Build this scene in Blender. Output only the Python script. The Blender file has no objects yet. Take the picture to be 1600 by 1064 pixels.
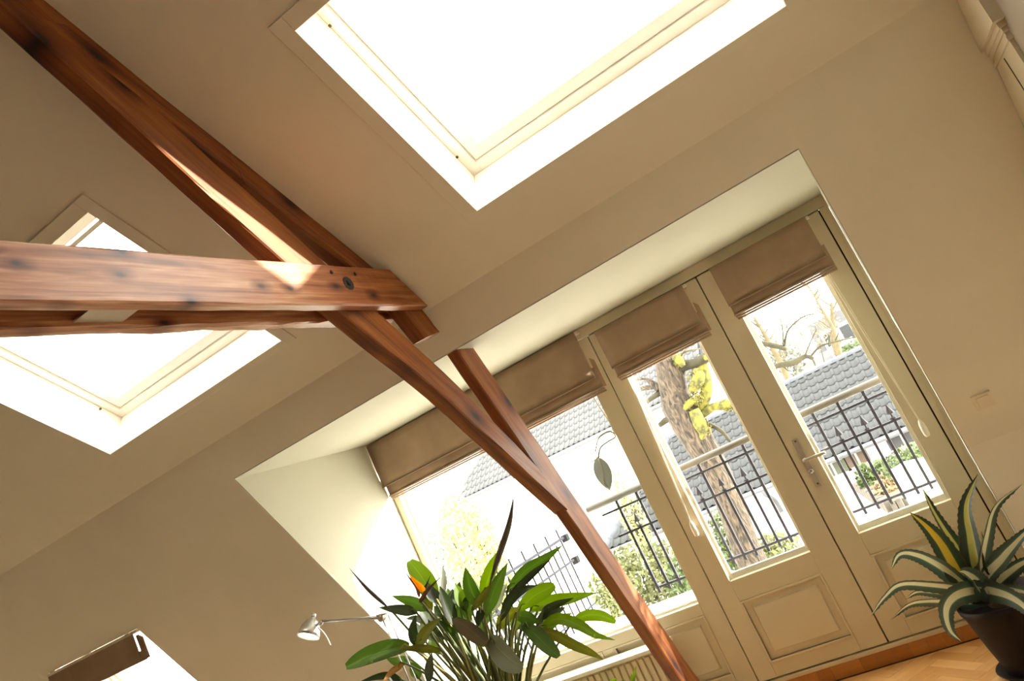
import bpy, bmesh, math, random
from mathutils import Vector, Matrix
random.seed(7)
S = bpy.context.scene
COL = S.collection
V = Vector

# ------------------------------------------------------------------ camera, sky, sun, exposure
CF = 1240.0878
CC = V((0.7499, -4.4732, 1.6726))
RR = Matrix(((0.8001739671822975, 0.42340894098332904, -0.42478993742686416),
             (-0.4557531193543182, -0.03116275694361082, -0.8895605526204959),
             (-0.389885517097714, 0.9054025354918382, 0.16803431876375385)))
cam = bpy.data.cameras.new('camera')
cam.sensor_fit = 'HORIZONTAL'; cam.sensor_width = 36.0
cam.lens = CF * 36.0 / 1600.0
cam.clip_start = 0.05; cam.clip_end = 400
camo = bpy.data.objects.new('camera', cam); COL.objects.link(camo)
rt, dn, fw = RR[0], RR[1], RR[2]
M = Matrix(((rt[0], -dn[0], -fw[0], CC[0]), (rt[1], -dn[1], -fw[1], CC[1]), (rt[2], -dn[2], -fw[2], CC[2]), (0, 0, 0, 1)))
camo.matrix_world = M
S.camera = camo

w = bpy.data.worlds.new('sky'); S.world = w; w.use_nodes = True
bg = w.node_tree.nodes['Background']
bg.inputs[0].default_value = (1.0, 0.95, 0.87, 1); bg.inputs[1].default_value = 1.9

SUN_TO = V((1.0, 0.455, 0.253)).normalized()
sl = bpy.data.lights.new('sun', 'SUN'); sl.energy = 3.3; sl.angle = math.radians(1.2); sl.color = (1.0, 0.93, 0.80)
so = bpy.data.objects.new('sun', sl); COL.objects.link(so)
so.rotation_euler = (-SUN_TO).to_track_quat('-Z', 'Y').to_euler(); so.location = (6, 3, 6)

S.view_settings.view_transform = 'Standard'; S.view_settings.look = 'None'
S.view_settings.exposure = 2.85; S.view_settings.gamma = 1.0; S.view_settings.use_curve_mapping = False
try:
    S.cycles.use_denoising = True
    S.cycles.max_bounces = 10; S.cycles.diffuse_bounces = 7; S.cycles.transparent_max_bounces = 16
    S.cycles.caustics_reflective = False; S.cycles.caustics_refractive = False
    S.cycles.sample_clamp_indirect = 6.0
except Exception:
    pass

# ------------------------------------------------------------------ calibrated dimensions (metres)
XL, XR, DD, ZC, ZH = -2.4665, 0.7794, 1.2506, 2.3687, 2.30
X1, X2, X3 = -0.7235, 0.0, 0.7235
ZB, ZG, FL = 0.15, 0.7056, 0.05
TL, TU = 1.0412, 0.6511
YK, ZK = -1.36526, 2.5645
ZKN = 0.977; YKN = -DD - (ZKN - ZC) / math.tan(TL)
XW, XWL = 1.485, -6.4
NU = V((0, math.sin(TU), math.cos(TU))); UU = V((0, -math.cos(TU), math.sin(TU)))
NL = V((0, math.sin(TL), math.cos(TL))); UL = V((0, -math.cos(TL), math.sin(TL)))
SRIDGE = 4.0

def ray(u, v):
    c = V(((u - 800) / CF, (v - 532) / CF, 1.0))
    return RR.transposed() @ c
def on_y(u, v, y):
    d = ray(u, v); return CC + d * ((y - CC.y) / d.y)
def on_plane(u, v, n, p):
    d = ray(u, v); return CC + d * (n.dot(p - CC) / n.dot(d))
def project(P):
    c = RR @ (V(P) - CC); return 800 + CF * c.x / c.z, 532 + CF * c.y / c.z, c.z

# ------------------------------------------------------------------ materials
MATS = {}
def nodes(name):
    m = bpy.data.materials.new(name); m.use_nodes = True
    nt = m.node_tree; return m, nt, nt.nodes['Principled BSDF']
def ramp(nt, cols):
    r = nt.nodes.new('ShaderNodeValToRGB')
    while len(r.color_ramp.elements) < len(cols): r.color_ramp.elements.new(0.5)
    for e, (p, c) in zip(r.color_ramp.elements, cols): e.position = p; e.color = (*c, 1)
    return r
def simple(name, col, rough=0.6, metal=0.0, var=0.06, scale=8.0, bump=0.0, spec=0.5, coord='Object'):
    m, nt, b = nodes(name)
    tc = nt.nodes.new('ShaderNodeTexCoord')
    n = nt.nodes.new('ShaderNodeTexNoise'); n.inputs['Scale'].default_value = scale; n.inputs['Detail'].default_value = 4
    nt.links.new(tc.outputs[coord], n.inputs['Vector'])
    r = ramp(nt, [(0.3, tuple(c * (1 - var) for c in col)), (0.7, tuple(min(1, c * (1 + var)) for c in col))])
    nt.links.new(n.outputs['Fac'], r.inputs['Fac']); nt.links.new(r.outputs['Color'], b.inputs['Base Color'])
    b.inputs['Roughness'].default_value = rough; b.inputs['Metallic'].default_value = metal
    b.inputs['Specular IOR Level'].default_value = spec
    if bump:
        bp = nt.nodes.new('ShaderNodeBump'); bp.inputs['Strength'].default_value = bump; bp.inputs['Distance'].default_value = 0.01
        nt.links.new(n.outputs['Fac'], bp.inputs['Height']); nt.links.new(bp.outputs['Normal'], b.inputs['Normal'])
    MATS[name] = m; return m

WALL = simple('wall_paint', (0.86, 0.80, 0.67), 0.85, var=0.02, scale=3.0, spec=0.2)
BACKDARK = simple('back_room_darkened', (0.30, 0.23, 0.16), 0.8, var=0.1)  # dark tone for the unseen rear slopes, so they return little light
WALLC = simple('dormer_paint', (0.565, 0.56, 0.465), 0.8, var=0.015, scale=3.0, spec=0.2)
TRIM = simple('cream_gloss_paint', (0.66, 0.585, 0.425), 0.38, var=0.02, scale=5.0)
WHITE = simple('white_gloss_paint', (0.86, 0.82, 0.74), 0.4, var=0.02)
GAP = simple('dark_gap', (0.06, 0.04, 0.02), 0.9)
METAL = simple('brushed_steel', (0.58, 0.52, 0.43), 0.40, 0.6, var=0.05, scale=40)
ALU = simple('polished_aluminium', (0.78, 0.78, 0.82), 0.22, 0.7, var=0.02)
IRON = simple('grey_iron_paint', (0.042, 0.042, 0.056), 0.7, var=0.1, spec=0.2)
IRON2 = simple('dark_terrace_iron', (0.011, 0.011, 0.014), 0.8, var=0.1, spec=0.1)
IRON3 = simple('terrace_rail_grey', (0.024, 0.026, 0.034), 0.8, var=0.1, spec=0.1)
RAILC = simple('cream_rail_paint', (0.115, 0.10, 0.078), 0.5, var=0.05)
FABRIC = simple('taupe_suede_fabric', (0.37, 0.262, 0.185), 0.95, var=0.13, scale=5, bump=0.15, spec=0.1)
PLASTIC = simple('white_plastic', (0.85, 0.80, 0.70), 0.4, var=0.01)
SWITCH = simple('cream_plastic', (0.84, 0.74, 0.58), 0.45, var=0.01)
CORD = simple('cord_white', (0.85, 0.80, 0.68), 0.8)
POT = simple('dark_glazed_pot', (0.014, 0.009, 0.006), 0.6, var=0.2, spec=0.2)
SOIL = simple('potting_soil', (0.03, 0.02, 0.012), 0.95, var=0.4, scale=60, bump=0.5)
RENDER = simple('white_house_render', (0.85, 0.83, 0.78), 0.9, var=0.03)
PAVE = simple('pale_paving', (0.75, 0.73, 0.68), 0.9, var=0.06, scale=2)
GUTTER = simple('zinc_gutter', (0.085, 0.09, 0.10), 0.45, 0.3)
STONE = simple('bed_stone', (0.06, 0.052, 0.04), 0.9, var=0.3, scale=9, bump=0.4)
EARTH = simple('garden_earth', (0.09, 0.06, 0.03), 0.95, var=0.35, scale=6)
DARKWIN = simple('window_dark_glass', (0.015, 0.018, 0.02), 0.3)
BRICK = simple('far_brick', (0.075, 0.05, 0.040), 0.9, var=0.15)
FARROOF = simple('far_roof', (0.042, 0.044, 0.048), 0.8, var=0.1)
GRILLE = simple('radiator_enamel', (0.72, 0.62, 0.45), 0.45, var=0.02)

def wood(name, stops, along=1.0, rough=0.45, knots=True, coat=0.15, tip=None, kn=(4.2, 8.0, 0.6)):
    m, nt, b = nodes(name)
    tc = nt.nodes.new('ShaderNodeTexCoord'); mp = nt.nodes.new('ShaderNodeMapping')
    mp.inputs['Scale'].default_value = (along, 14, 14)
    nt.links.new(tc.outputs['Object'], mp.inputs['Vector'])
    n = nt.nodes.new('ShaderNodeTexNoise'); n.inputs['Scale'].default_value = 2.2; n.inputs['Detail'].default_value = 7; n.inputs['Distortion'].default_value = 0.5
    nt.links.new(mp.outputs[0], n.inputs['Vector'])
    mp2 = nt.nodes.new('ShaderNodeMapping'); mp2.inputs['Scale'].default_value = (along * 3, 90, 90)
    nt.links.new(tc.outputs['Object'], mp2.inputs['Vector'])
    n2 = nt.nodes.new('ShaderNodeTexNoise'); n2.inputs['Scale'].default_value = 1.5; n2.inputs['Detail'].default_value = 4
    nt.links.new(mp2.outputs[0], n2.inputs['Vector'])
    mx = nt.nodes.new('ShaderNodeMath'); mx.operation = 'MULTIPLY_ADD'; mx.inputs[1].default_value = 0.35
    nt.links.new(n2.outputs['Fac'], mx.inputs[0])
    sub = nt.nodes.new('ShaderNodeMath'); sub.operation = 'SUBTRACT'; sub.inputs[1].default_value = 0.17
    nt.links.new(n.outputs['Fac'], sub.inputs[0]); nt.links.new(sub.outputs[0], mx.inputs[2])
    r = ramp(nt, stops); nt.links.new(mx.outputs[0], r.inputs['Fac'])
    out = r.outputs['Color']
    if knots:
        mp3 = nt.nodes.new('ShaderNodeMapping'); mp3.inputs['Scale'].default_value = kn
        nt.links.new(tc.outputs['Object'], mp3.inputs['Vector'])
        vo = nt.nodes.new('ShaderNodeTexVoronoi'); vo.voronoi_dimensions = '2D'; vo.inputs['Scale'].default_value = 1.0; vo.inputs['Randomness'].default_value = 1.0
        nt.links.new(mp3.outputs[0], vo.inputs['Vector'])
        kr = ramp(nt, [(0.035, (0.07, 0.03, 0.02)), (0.10, (0.50, 0.36, 0.30)), (0.26, (1, 1, 1))])
        nt.links.new(vo.outputs['Distance'], kr.inputs['Fac'])
        mix = nt.nodes.new('ShaderNodeMix'); mix.data_type = 'RGBA'; mix.blend_type = 'MULTIPLY'; mix.inputs[0].default_value = 1.0
        nt.links.new(out, mix.inputs[6]); nt.links.new(kr.outputs['Color'], mix.inputs[7]); out = mix.outputs[2]
    if tip:
        sx = nt.nodes.new('ShaderNodeSeparateXYZ'); nt.links.new(tc.outputs['Object'], sx.inputs[0])
        mr = nt.nodes.new('ShaderNodeMapRange'); mr.inputs[1].default_value = tip[0]; mr.inputs[2].default_value = tip[1]
        wob = nt.nodes.new('ShaderNodeMath'); wob.operation = 'MULTIPLY_ADD'; wob.inputs[1].default_value = 0.9
        nt.links.new(n.outputs['Fac'], wob.inputs[0]); nt.links.new(sx.outputs['X'], wob.inputs[2]); nt.links.new(wob.outputs[0], mr.inputs[0])
        mt_ = nt.nodes.new('ShaderNodeMix'); mt_.data_type = 'RGBA'; mt_.blend_type = 'MULTIPLY'
        nt.links.new(mr.outputs[0], mt_.inputs[0]); nt.links.new(out, mt_.inputs[6]); mt_.inputs[7].default_value = (0.62, 0.42, 0.22, 1); out = mt_.outputs[2]
    nt.links.new(out, b.inputs['Base Color'])
    b.inputs['Roughness'].default_value = rough
    b.inputs['Coat Weight'].default_value = coat; b.inputs['Coat Roughness'].default_value = 0.3
    bp = nt.nodes.new('ShaderNodeBump'); bp.inputs['Strength'].default_value = 0.25; bp.inputs['Distance'].default_value = 0.004
    nt.links.new(mx.outputs[0], bp.inputs['Height']); nt.links.new(bp.outputs['Normal'], b.inputs['Normal'])
    MATS[name] = m; return m
BEAM = wood('oiled_pine_beam', [(0.25, (0.10, 0.024, 0.004)), (0.5, (0.25, 0.070, 0.011)), (0.75, (0.36, 0.125, 0.026))], coat=0.05, rough=0.55, kn=(2.3, 4.5, 0.6))
BEAMP = wood('worn_pine_plank', [(0.28, (0.20, 0.065, 0.022)), (0.45, (0.42, 0.165, 0.07)), (0.58, (0.58, 0.29, 0.15)), (0.72, (0.76, 0.52, 0.34))], tip=(5.55, 6.2))
PARQ = [wood('oak_parquet_%s' % n, [(0.2, tuple(c * 0.75 for c in col)), (0.8, col)], 2.0, 0.35, False, 0.3)
        for n, col in (('honey', (0.72, 0.40, 0.15)), ('amber', (0.64, 0.33, 0.11)), ('light', (0.80, 0.47, 0.19)))]
STEP = [wood('red_oak_riser_%s' % n, [(0.2, tuple(c * 0.75 for c in col)), (0.8, col)], 2.0, 0.4, False, 0.2)
        for n, col in (('warm', (0.60, 0.24, 0.06)), ('deep', (0.52, 0.19, 0.045)))]

def glass_mat():
    m = bpy.data.materials.new('clear_glass'); m.use_nodes = True; nt = m.node_tree
    for n in list(nt.nodes): nt.nodes.remove(n)
    o = nt.nodes.new('ShaderNodeOutputMaterial'); t = nt.nodes.new('ShaderNodeBsdfTransparent'); g = nt.nodes.new('ShaderNodeBsdfGlossy')
    g.inputs['Roughness'].default_value = 0.02; t.inputs[0].default_value = (0.97, 0.98, 0.97, 1)
    mx = nt.nodes.new('ShaderNodeMixShader'); mx.inputs[0].default_value = 0.04
    nt.links.new(t.outputs[0], mx.inputs[1]); nt.links.new(g.outputs[0], mx.inputs[2]); nt.links.new(mx.outputs[0], o.inputs[0])
    return m
GLASS = glass_mat()

def leafmat(name, stops, trans=0.45, ribs=60.0, rough=0.4, vein=0.06):
    """colour across the blade (UV.x) from a ramp, fine cross ribs by bump"""
    m = bpy.data.materials.new(name); m.use_nodes = True; nt = m.node_tree
    b = nt.nodes['Principled BSDF']; o = nt.nodes['Material Output']
    uv = nt.nodes.new('ShaderNodeUVMap'); sp = nt.nodes.new('ShaderNodeSeparateXYZ'); nt.links.new(uv.outputs[0], sp.inputs[0])
    nz = nt.nodes.new('ShaderNodeTexNoise'); nz.inputs['Scale'].default_value = 5; nt.links.new(uv.outputs[0], nz.inputs['Vector'])
    ad = nt.nodes.new('ShaderNodeMath'); ad.operation = 'MULTIPLY_ADD'; ad.inputs[1].default_value = 0.06
    nt.links.new(nz.outputs['Fac'], ad.inputs[0]); nt.links.new(sp.outputs['X'], ad.inputs[2])
    sb = nt.nodes.new('ShaderNodeMath'); sb.operation = 'SUBTRACT'; sb.inputs[1].default_value = 0.03; nt.links.new(ad.outputs[0], sb.inputs[0])
    r = ramp(nt, stops); nt.links.new(sb.outputs[0], r.inputs['Fac'])
    nt.links.new(r.outputs['Color'], b.inputs['Base Color']); b.inputs['Roughness'].default_value = rough
    if ribs:
        mu = nt.nodes.new('ShaderNodeMath'); mu.operation = 'SINE'; m2 = nt.nodes.new('ShaderNodeMath'); m2.operation = 'MULTIPLY'; m2.inputs[1].default_value = ribs * 6.28
        nt.links.new(sp.outputs['Y'], m2.inputs[0]); nt.links.new(m2.outputs[0], mu.inputs[0])
        bp = nt.nodes.new('ShaderNodeBump'); bp.inputs['Strength'].default_value = 0.25; bp.inputs['Distance'].default_value = 0.002
        nt.links.new(mu.outputs[0], bp.inputs['Height']); nt.links.new(bp.outputs['Normal'], b.inputs['Normal'])
    if trans:
        tr = nt.nodes.new('ShaderNodeBsdfTranslucent'); hs = nt.nodes.new('ShaderNodeHueSaturation'); hs.inputs['Saturation'].default_value = 1.15; hs.inputs['Value'].default_value = 1.15
        nt.links.new(r.outputs['Color'], hs.inputs['Color']); nt.links.new(hs.outputs[0], tr.inputs['Color'])
        mx = nt.nodes.new('ShaderNodeMixShader'); mx.inputs[0].default_value = trans
        nt.links.new(b.outputs[0], mx.inputs[1]); nt.links.new(tr.outputs[0], mx.inputs[2]); nt.links.new(mx.outputs[0], o.inputs['Surface'])
    MATS[name] = m; return m
def green(name, c, trans=0.35):
    e = tuple(x * 0.85 for x in c); k = tuple(min(1, x * 1.7 + 0.03) for x in c)
    return leafmat(name, [(0.0, e), (0.42, c), (0.485, c), (0.5, k), (0.515, c), (1.0, e)], trans)
G_MID = green('leaf_mid_green', (0.060, 0.115, 0.018))
G_BRIGHT = green('leaf_bright_green', (0.125, 0.205, 0.025), 0.4)
G_DARK = green('leaf_dark_green', (0.022, 0.042, 0.010), 0.2)
G_GREY = green('leaf_grey_underside', (0.19, 0.21, 0.13), 0.15)
G_OLIVE = green('leaf_olive', (0.13, 0.135, 0.02), 0.3)
G_BROWN = green('leaf_grey_brown', (0.10, 0.085, 0.05), 0.15)
G_DRY = green('leaf_dry_orange', (0.36, 0.17, 0.035), 0.25)
STALK = simple('stalk_green', (0.12, 0.155, 0.04), 0.5, var=0.25, scale=12)
STALKY = simple('stalk_yellow', (0.32, 0.28, 0.08), 0.5, var=0.25, scale=12)
SPEAR = simple('rolled_leaf_purple_grey', (0.10, 0.085, 0.08), 0.5, var=0.2)
SPATHE = simple('flower_spathe_red_purple', (0.16, 0.065, 0.045), 0.5, var=0.3, scale=20)
PETAL = leafmat('flower_petal_orange', [(0.0, (0.95, 0.30, 0.01)), (1.0, (1.0, 0.42, 0.02))], 0.4, 0)
PETALB = simple('flower_petal_blue_black', (0.02, 0.02, 0.05), 0.5)
def agave(name, mid, side=(0.045, 0.085, 0.045)):
    d = tuple(x * 0.7 for x in side); g2 = tuple(x * 1.7 for x in side)
    return leafmat(name, [(0.0, (0.12, 0.08, 0.04)), (0.05, d), (0.25, side), (0.31, g2), (0.34, mid), (0.66, mid), (0.69, g2), (0.75, side), (0.95, d), (1.0, (0.12, 0.08, 0.04))], 0.12, 0, 0.45)
AG_Y = agave('agave_yellow_band', (0.55, 0.38, 0.06), (0.022, 0.045, 0.018))
AG_C = agave('agave_cream_band', (0.72, 0.70, 0.46), (0.060, 0.105, 0.072))
AG_L = agave('agave_lime_band', (0.50, 0.48, 0.14), (0.024, 0.042, 0.024))
LEAFY = {n: simple('foliage_' + n, c, 0.7, var=0.35, scale=3) for n, c in
         (('yellow', (0.30, 0.28, 0.09)), ('green', (0.05, 0.075, 0.02)), ('ivy', (0.075, 0.085, 0.024)), ('dark', (0.016, 0.024, 0.015)),
          ('haze', (0.10, 0.11, 0.085)), ('straw', (0.13, 0.095, 0.045)))}
MOSS = simple('yellow_moss', (0.125, 0.115, 0.012), 0.95, var=0.4, scale=14, bump=0.8)
for n_ in MOSS.node_tree.nodes:
    if n_.type == 'VALTORGB':
        n_.color_ramp.elements[0].position = .38; n_.color_ramp.elements[1].position = .62
        n_.color_ramp.elements[0].color = (0.045, 0.045, 0.014, 1); n_.color_ramp.elements[1].color = (0.16, 0.145, 0.018, 1)
def bark():
    m, nt, b = nodes('tree_bark')
    # dry ridged bark
    tc = nt.nodes.new('ShaderNodeTexCoord'); mp = nt.nodes.new('ShaderNodeMapping'); mp.inputs['Scale'].default_value = (14, 14, 4)
    nt.links.new(tc.outputs['Object'], mp.inputs['Vector'])
    vo = nt.nodes.new('ShaderNodeTexNoise'); vo.inputs['Scale'].default_value = 1.6; vo.inputs['Detail'].default_value = 5; vo.inputs['Distortion'].default_value = 1.5
    nt.links.new(mp.outputs[0], vo.inputs['Vector'])
    r = ramp(nt, [(0.36, (0.008, 0.006, 0.004)), (0.5, (0.042, 0.031, 0.021)), (0.64, (0.085, 0.062, 0.040))])
    nt.links.new(vo.outputs['Fac'], r.inputs['Fac']); nt.links.new(r.outputs['Color'], b.inputs['Base Color'])
    bp = nt.nodes.new('ShaderNodeBump'); bp.inputs['Strength'].default_value = 1.0; bp.inputs['Distance'].default_value = 0.03
    nt.links.new(vo.outputs['Fac'], bp.inputs['Height']); nt.links.new(bp.outputs['Normal'], b.inputs['Normal'])
    b.inputs['Roughness'].default_value = 0.95; return m
BARK = bark()
TWIG = simple('mossy_twig', (0.026, 0.023, 0.010), 0.9, var=0.5, scale=10)
PALETWIG = simple('pale_twig', (0.085, 0.068, 0.035), 0.9, var=0.2)
TILE = simple('grey_pantile', (0.054, 0.058, 0.061), 0.6, var=0.12, scale=1.2, spec=0.12)

# ------------------------------------------------------------------ mesh helpers
class MB:
    def __init__(s): s.v = []; s.f = []; s.uv = {}
    def add(s, vs, fs, uvs=None):
        b = len(s.v); s.v += [V(p) for p in vs]; s.f += [tuple(i + b for i in f) for f in fs]
        if uvs:
            for i, q in enumerate(uvs): s.uv[b + i] = q
        return s
    def box(s, x0, x1, y0, y1, z0, z1):
        return s.add([(x0, y0, z0), (x1, y0, z0), (x1, y1, z0), (x0, y1, z0), (x0, y0, z1), (x1, y0, z1), (x1, y1, z1), (x0, y1, z1)],
                     [(0, 3, 2, 1), (4, 5, 6, 7), (0, 1, 5, 4), (1, 2, 6, 5), (2, 3, 7, 6), (3, 0, 4, 7)])
    def fbox(s, o, a, b, c):
        """box from corner o and three edge vectors"""
        o, a, b, c = V(o), V(a), V(b), V(c)
        return s.add([o, o + a, o + a + b, o + b, o + c, o + a + c, o + a + b + c, o + b + c],
                     [(0, 3, 2, 1), (4, 5, 6, 7), (0, 1, 5, 4), (1, 2, 6, 5), (2, 3, 7, 6), (3, 0, 4, 7)])
    def prism(s, poly, d):
        """extrude polygon (3-D points) by vector d"""
        n = len(poly); d = V(d)
        vs = [V(p) for p in poly] + [V(p) + d for p in poly]
        return s.add(vs, [tuple(range(n - 1, -1, -1)), tuple(range(n, 2 * n))] + [(i, (i + 1) % n, n + (i + 1) % n, n + i) for i in range(n)])
    def tube(s, pts, r, n=8, cap=True):
        pts = [V(p) for p in pts]; k = len(pts)
        rs = r if isinstance(r, (list, tuple)) else [r] * k
        vs = []; up = None
        for i, p in enumerate(pts):
            t = (pts[min(i + 1, k - 1)] - pts[max(i - 1, 0)]).normalized()
            if up is None: up = V((0, 0, 1)) if abs(t.z) < 0.9 else V((1, 0, 0))
            a = t.cross(up); a = a.normalized() if a.length > 1e-6 else t.orthogonal().normalized()
            b = a.cross(t).normalized(); up = b
            for j in range(n):
                q = 2 * math.pi * j / n; vs.append(p + (a * math.cos(q) + b * math.sin(q)) * rs[i])
        fs = [(i * n + j, i * n + (j + 1) % n, (i + 1) * n + (j + 1) % n, (i + 1) * n + j) for i in range(k - 1) for j in range(n)]
        if cap: fs += [tuple(range(n - 1, -1, -1)), tuple((k - 1) * n + j for j in range(n))]
        return s.add(vs, fs)
    def lathe(s, prof, c, n=32, axis=None):
        c = V(c); q = (V(axis).to_track_quat('Z', 'Y') if axis is not None else None); vs = []
        for r, z in prof:
            for j in range(n):
                a = 2 * math.pi * j / n; p = V((r * math.cos(a), r * math.sin(a), z)); vs.append(c + (q @ p if q else p))
        k = len(prof)
        fs = [(i * n + j, i * n + (j + 1) % n, (i + 1) * n + (j + 1) % n, (i + 1) * n + j) for i in range(k - 1) for j in range(n)]
        return s.add(vs, fs)
    def build(s, name, mat, parent=None, smooth=False, bevel=0.0, recenter=True):
        me = bpy.data.meshes.new(name)
        if s.v:
            lo = V([min(p[i] for p in s.v) for i in range(3)]); hi = V([max(p[i] for p in s.v) for i in range(3)])
            c = (lo + hi) / 2 if recenter else V((0, 0, 0))
        else: c = V((0, 0, 0))
        me.from_pydata([p - c for p in s.v], [], s.f)
        if s.uv:
            ul = me.uv_layers.new(name='UVMap')
            for l in me.loops: ul.data[l.index].uv = s.uv.get(l.vertex_index, (0, 0))
        bm = bmesh.new(); bm.from_mesh(me)
        if not s.uv: bmesh.ops.recalc_face_normals(bm, faces=bm.faces)
        if bevel:
            es = [e for e in bm.edges if len(e.link_faces) == 2 and e.calc_face_angle(0) > 0.5]
            bmesh.ops.bevel(bm, geom=es, offset=bevel, segments=2, affect='EDGES', profile=0.6)
        bm.to_mesh(me); bm.free()
        if smooth:
            for p in me.polygons: p.use_smooth = True
        me.materials.append(mat)
        o = bpy.data.objects.new(name, me); COL.objects.link(o); o.location = c
        if parent: attach(o, parent)
        return o
def world_loc(o):
    p = V(o.location); q = o
    return WM[o.name].translation if o.name in WM else p
WM = {}
def attach(o, parent):
    o.parent = parent
    mw = WMAT(parent)
    o.matrix_parent_inverse = mw.inverted()
def WMAT(o):
    # parents here only translate, except beams, whose matrix is stored
    if o.name in WM: return WM[o.name]
    return Matrix.Translation(o.location)
def tag(o, label=None, cat=None, group=None, kind=None):
    if label: o['label'] = label
    if cat: o['category'] = cat
    if group: o['group'] = group
    if kind: o['kind'] = kind
    return o
def empty(name, loc, label=None, cat=None, group=None, kind=None):
    o = bpy.data.objects.new(name, None); COL.objects.link(o); o.location = loc; o.empty_display_size = 0.1
    return tag(o, label, cat, group, kind)
def struct(o, label=None, cat=None):
    return tag(o, label, cat, None, 'structure')
def bez(pts, n):
    """Catmull-Rom through pts, n samples"""
    pts = [V(p) for p in pts]
    if len(pts) == 2: return [pts[0].lerp(pts[1], i / (n - 1)) for i in range(n)]
    P = [pts[0] * 2 - pts[1]] + pts + [pts[-1] * 2 - pts[-2]]; k = len(pts) - 1; out = []
    for i in range(n):
        t = i / (n - 1) * k; j = min(int(t), k - 1); u = t - j
        a, b, c, d = P[j:j + 4]
        out.append(0.5 * ((2 * b) + (c - a) * u + (2 * a - 5 * b + 4 * c - d) * u * u + (3 * b - a - 3 * c + d) * u ** 3))
    return out

def slab(name, O, U, W, N, u0, u1, v0, v1, holes, th, mat):
    """flat slab in plane (O,U,W) thickened along N, with rectangular holes"""
    us = sorted({u0, u1} | {h[i] for h in holes for i in (0, 1)}); vs_ = sorted({v0, v1} | {h[i] for h in holes for i in (2, 3)})
    us = [u for u in us if u0 <= u <= u1]; vs_ = [v for v in vs_ if v0 <= v <= v1]
    def solid(i, j):
        if i < 0 or j < 0 or i >= len(us) - 1 or j >= len(vs_) - 1: return False
        cu, cv = (us[i] + us[i + 1]) / 2, (vs_[j] + vs_[j + 1]) / 2
        return not any(h[0] < cu < h[1] and h[2] < cv < h[3] for h in holes)
    idx = {}; verts = []; faces = []
    def vert(i, j, k):
        if (i, j, k) not in idx:
            idx[(i, j, k)] = len(verts); verts.append(V(O) + V(U) * us[i] + V(W) * vs_[j] + V(N) * (th * k))
        return idx[(i, j, k)]
    for i in range(len(us) - 1):
        for j in range(len(vs_) - 1):
            if not solid(i, j): continue
            faces.append((vert(i, j, 0), vert(i + 1, j, 0), vert(i + 1, j + 1, 0), vert(i, j + 1, 0)))
            faces.append((vert(i, j, 1), vert(i, j + 1, 1), vert(i + 1, j + 1, 1), vert(i + 1, j, 1)))
            for (di, dj, a, b) in ((-1, 0, (i, j), (i, j + 1)), (1, 0, (i + 1, j), (i + 1, j + 1)), (0, -1, (i, j), (i + 1, j)), (0, 1, (i, j + 1), (i + 1, j + 1))):
                if not solid(i + di, j + dj):
                    faces.append((vert(*a, 0), vert(*b, 0), vert(*b, 1), vert(*a, 1)))
    m = MB(); m.add(verts, faces); return m.build(name, mat)

# ------------------------------------------------------------------ room shell
def P_up(x, s, h=0.0): return V((x, YK, ZK)) + UU * s + NU * h
def P_low(x, t, h=0.0): return V((x, YK, ZK)) - UL * t + NL * h      # t measured down from the crease
YR = YK - SRIDGE * math.cos(TU); ZR = ZK + SRIDGE * math.sin(TU)
TLOW = (ZK - ZKN) / math.sin(TL); TDOR = (ZK - ZC) / math.sin(TL)
SB, ST = 0.2977, 1.2621
SKY = [('window_2', -0.3777, 0.9613, 'wide skylight nearest the crease at the top of the picture'), ('window_3', -2.8441, -1.5337, 'skylight behind the long collar beam')]
LW = (-4.93, -3.95, TDOR + 0.53, TDOR + 1.38)   # low window in the steep slope
LW = (-4.93, -3.95, (ZK - 1.905) / math.sin(TL), (ZK - 1.05) / math.sin(TL))

cu_ = struct(slab('ceiling', (0, YK, ZK), V((1, 0, 0)), UU, NU, XWL, XW, 0, SRIDGE, [(a, b, SB, ST) for _, a, b, _ in SKY], 0.24, WALL), 'cream upper roof slope pierced by two skylights')
struct(slab('wall_front', (0, YK, ZK), V((1, 0, 0)), -UL, NL, XWL, XW, 0, TLOW, [(XL, XR, TDOR, 9), LW], 0.24, WALL), 'steep cream lower roof slope around the dormer')
m = MB(); m.box(XWL, XL, YKN, YKN + 0.2, FL - 0.2, ZKN); struct(m.build('wall_knee_left', WALL), 'low upright wall under the steep slope left of the dormer')
m = MB(); m.box(XR, XW, YKN, YKN + 0.2, FL - 0.2, ZKN); struct(m.build('wall_knee_right', WALL), 'low upright wall under the steep slope right of the doors')
e = 0.002
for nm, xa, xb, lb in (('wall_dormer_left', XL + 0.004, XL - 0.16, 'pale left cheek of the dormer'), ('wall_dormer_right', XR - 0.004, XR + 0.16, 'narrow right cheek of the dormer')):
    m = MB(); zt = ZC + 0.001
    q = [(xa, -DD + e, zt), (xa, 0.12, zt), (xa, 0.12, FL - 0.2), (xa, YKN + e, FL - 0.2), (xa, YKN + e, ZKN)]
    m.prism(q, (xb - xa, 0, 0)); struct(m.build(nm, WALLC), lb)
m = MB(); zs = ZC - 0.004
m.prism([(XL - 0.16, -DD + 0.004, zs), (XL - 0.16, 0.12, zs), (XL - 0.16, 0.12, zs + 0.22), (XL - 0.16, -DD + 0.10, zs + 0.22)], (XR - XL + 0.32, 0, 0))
struct(m.build('ceiling_dormer', WALLC), 'pale flat ceiling of the dormer above the French doors')
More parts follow.
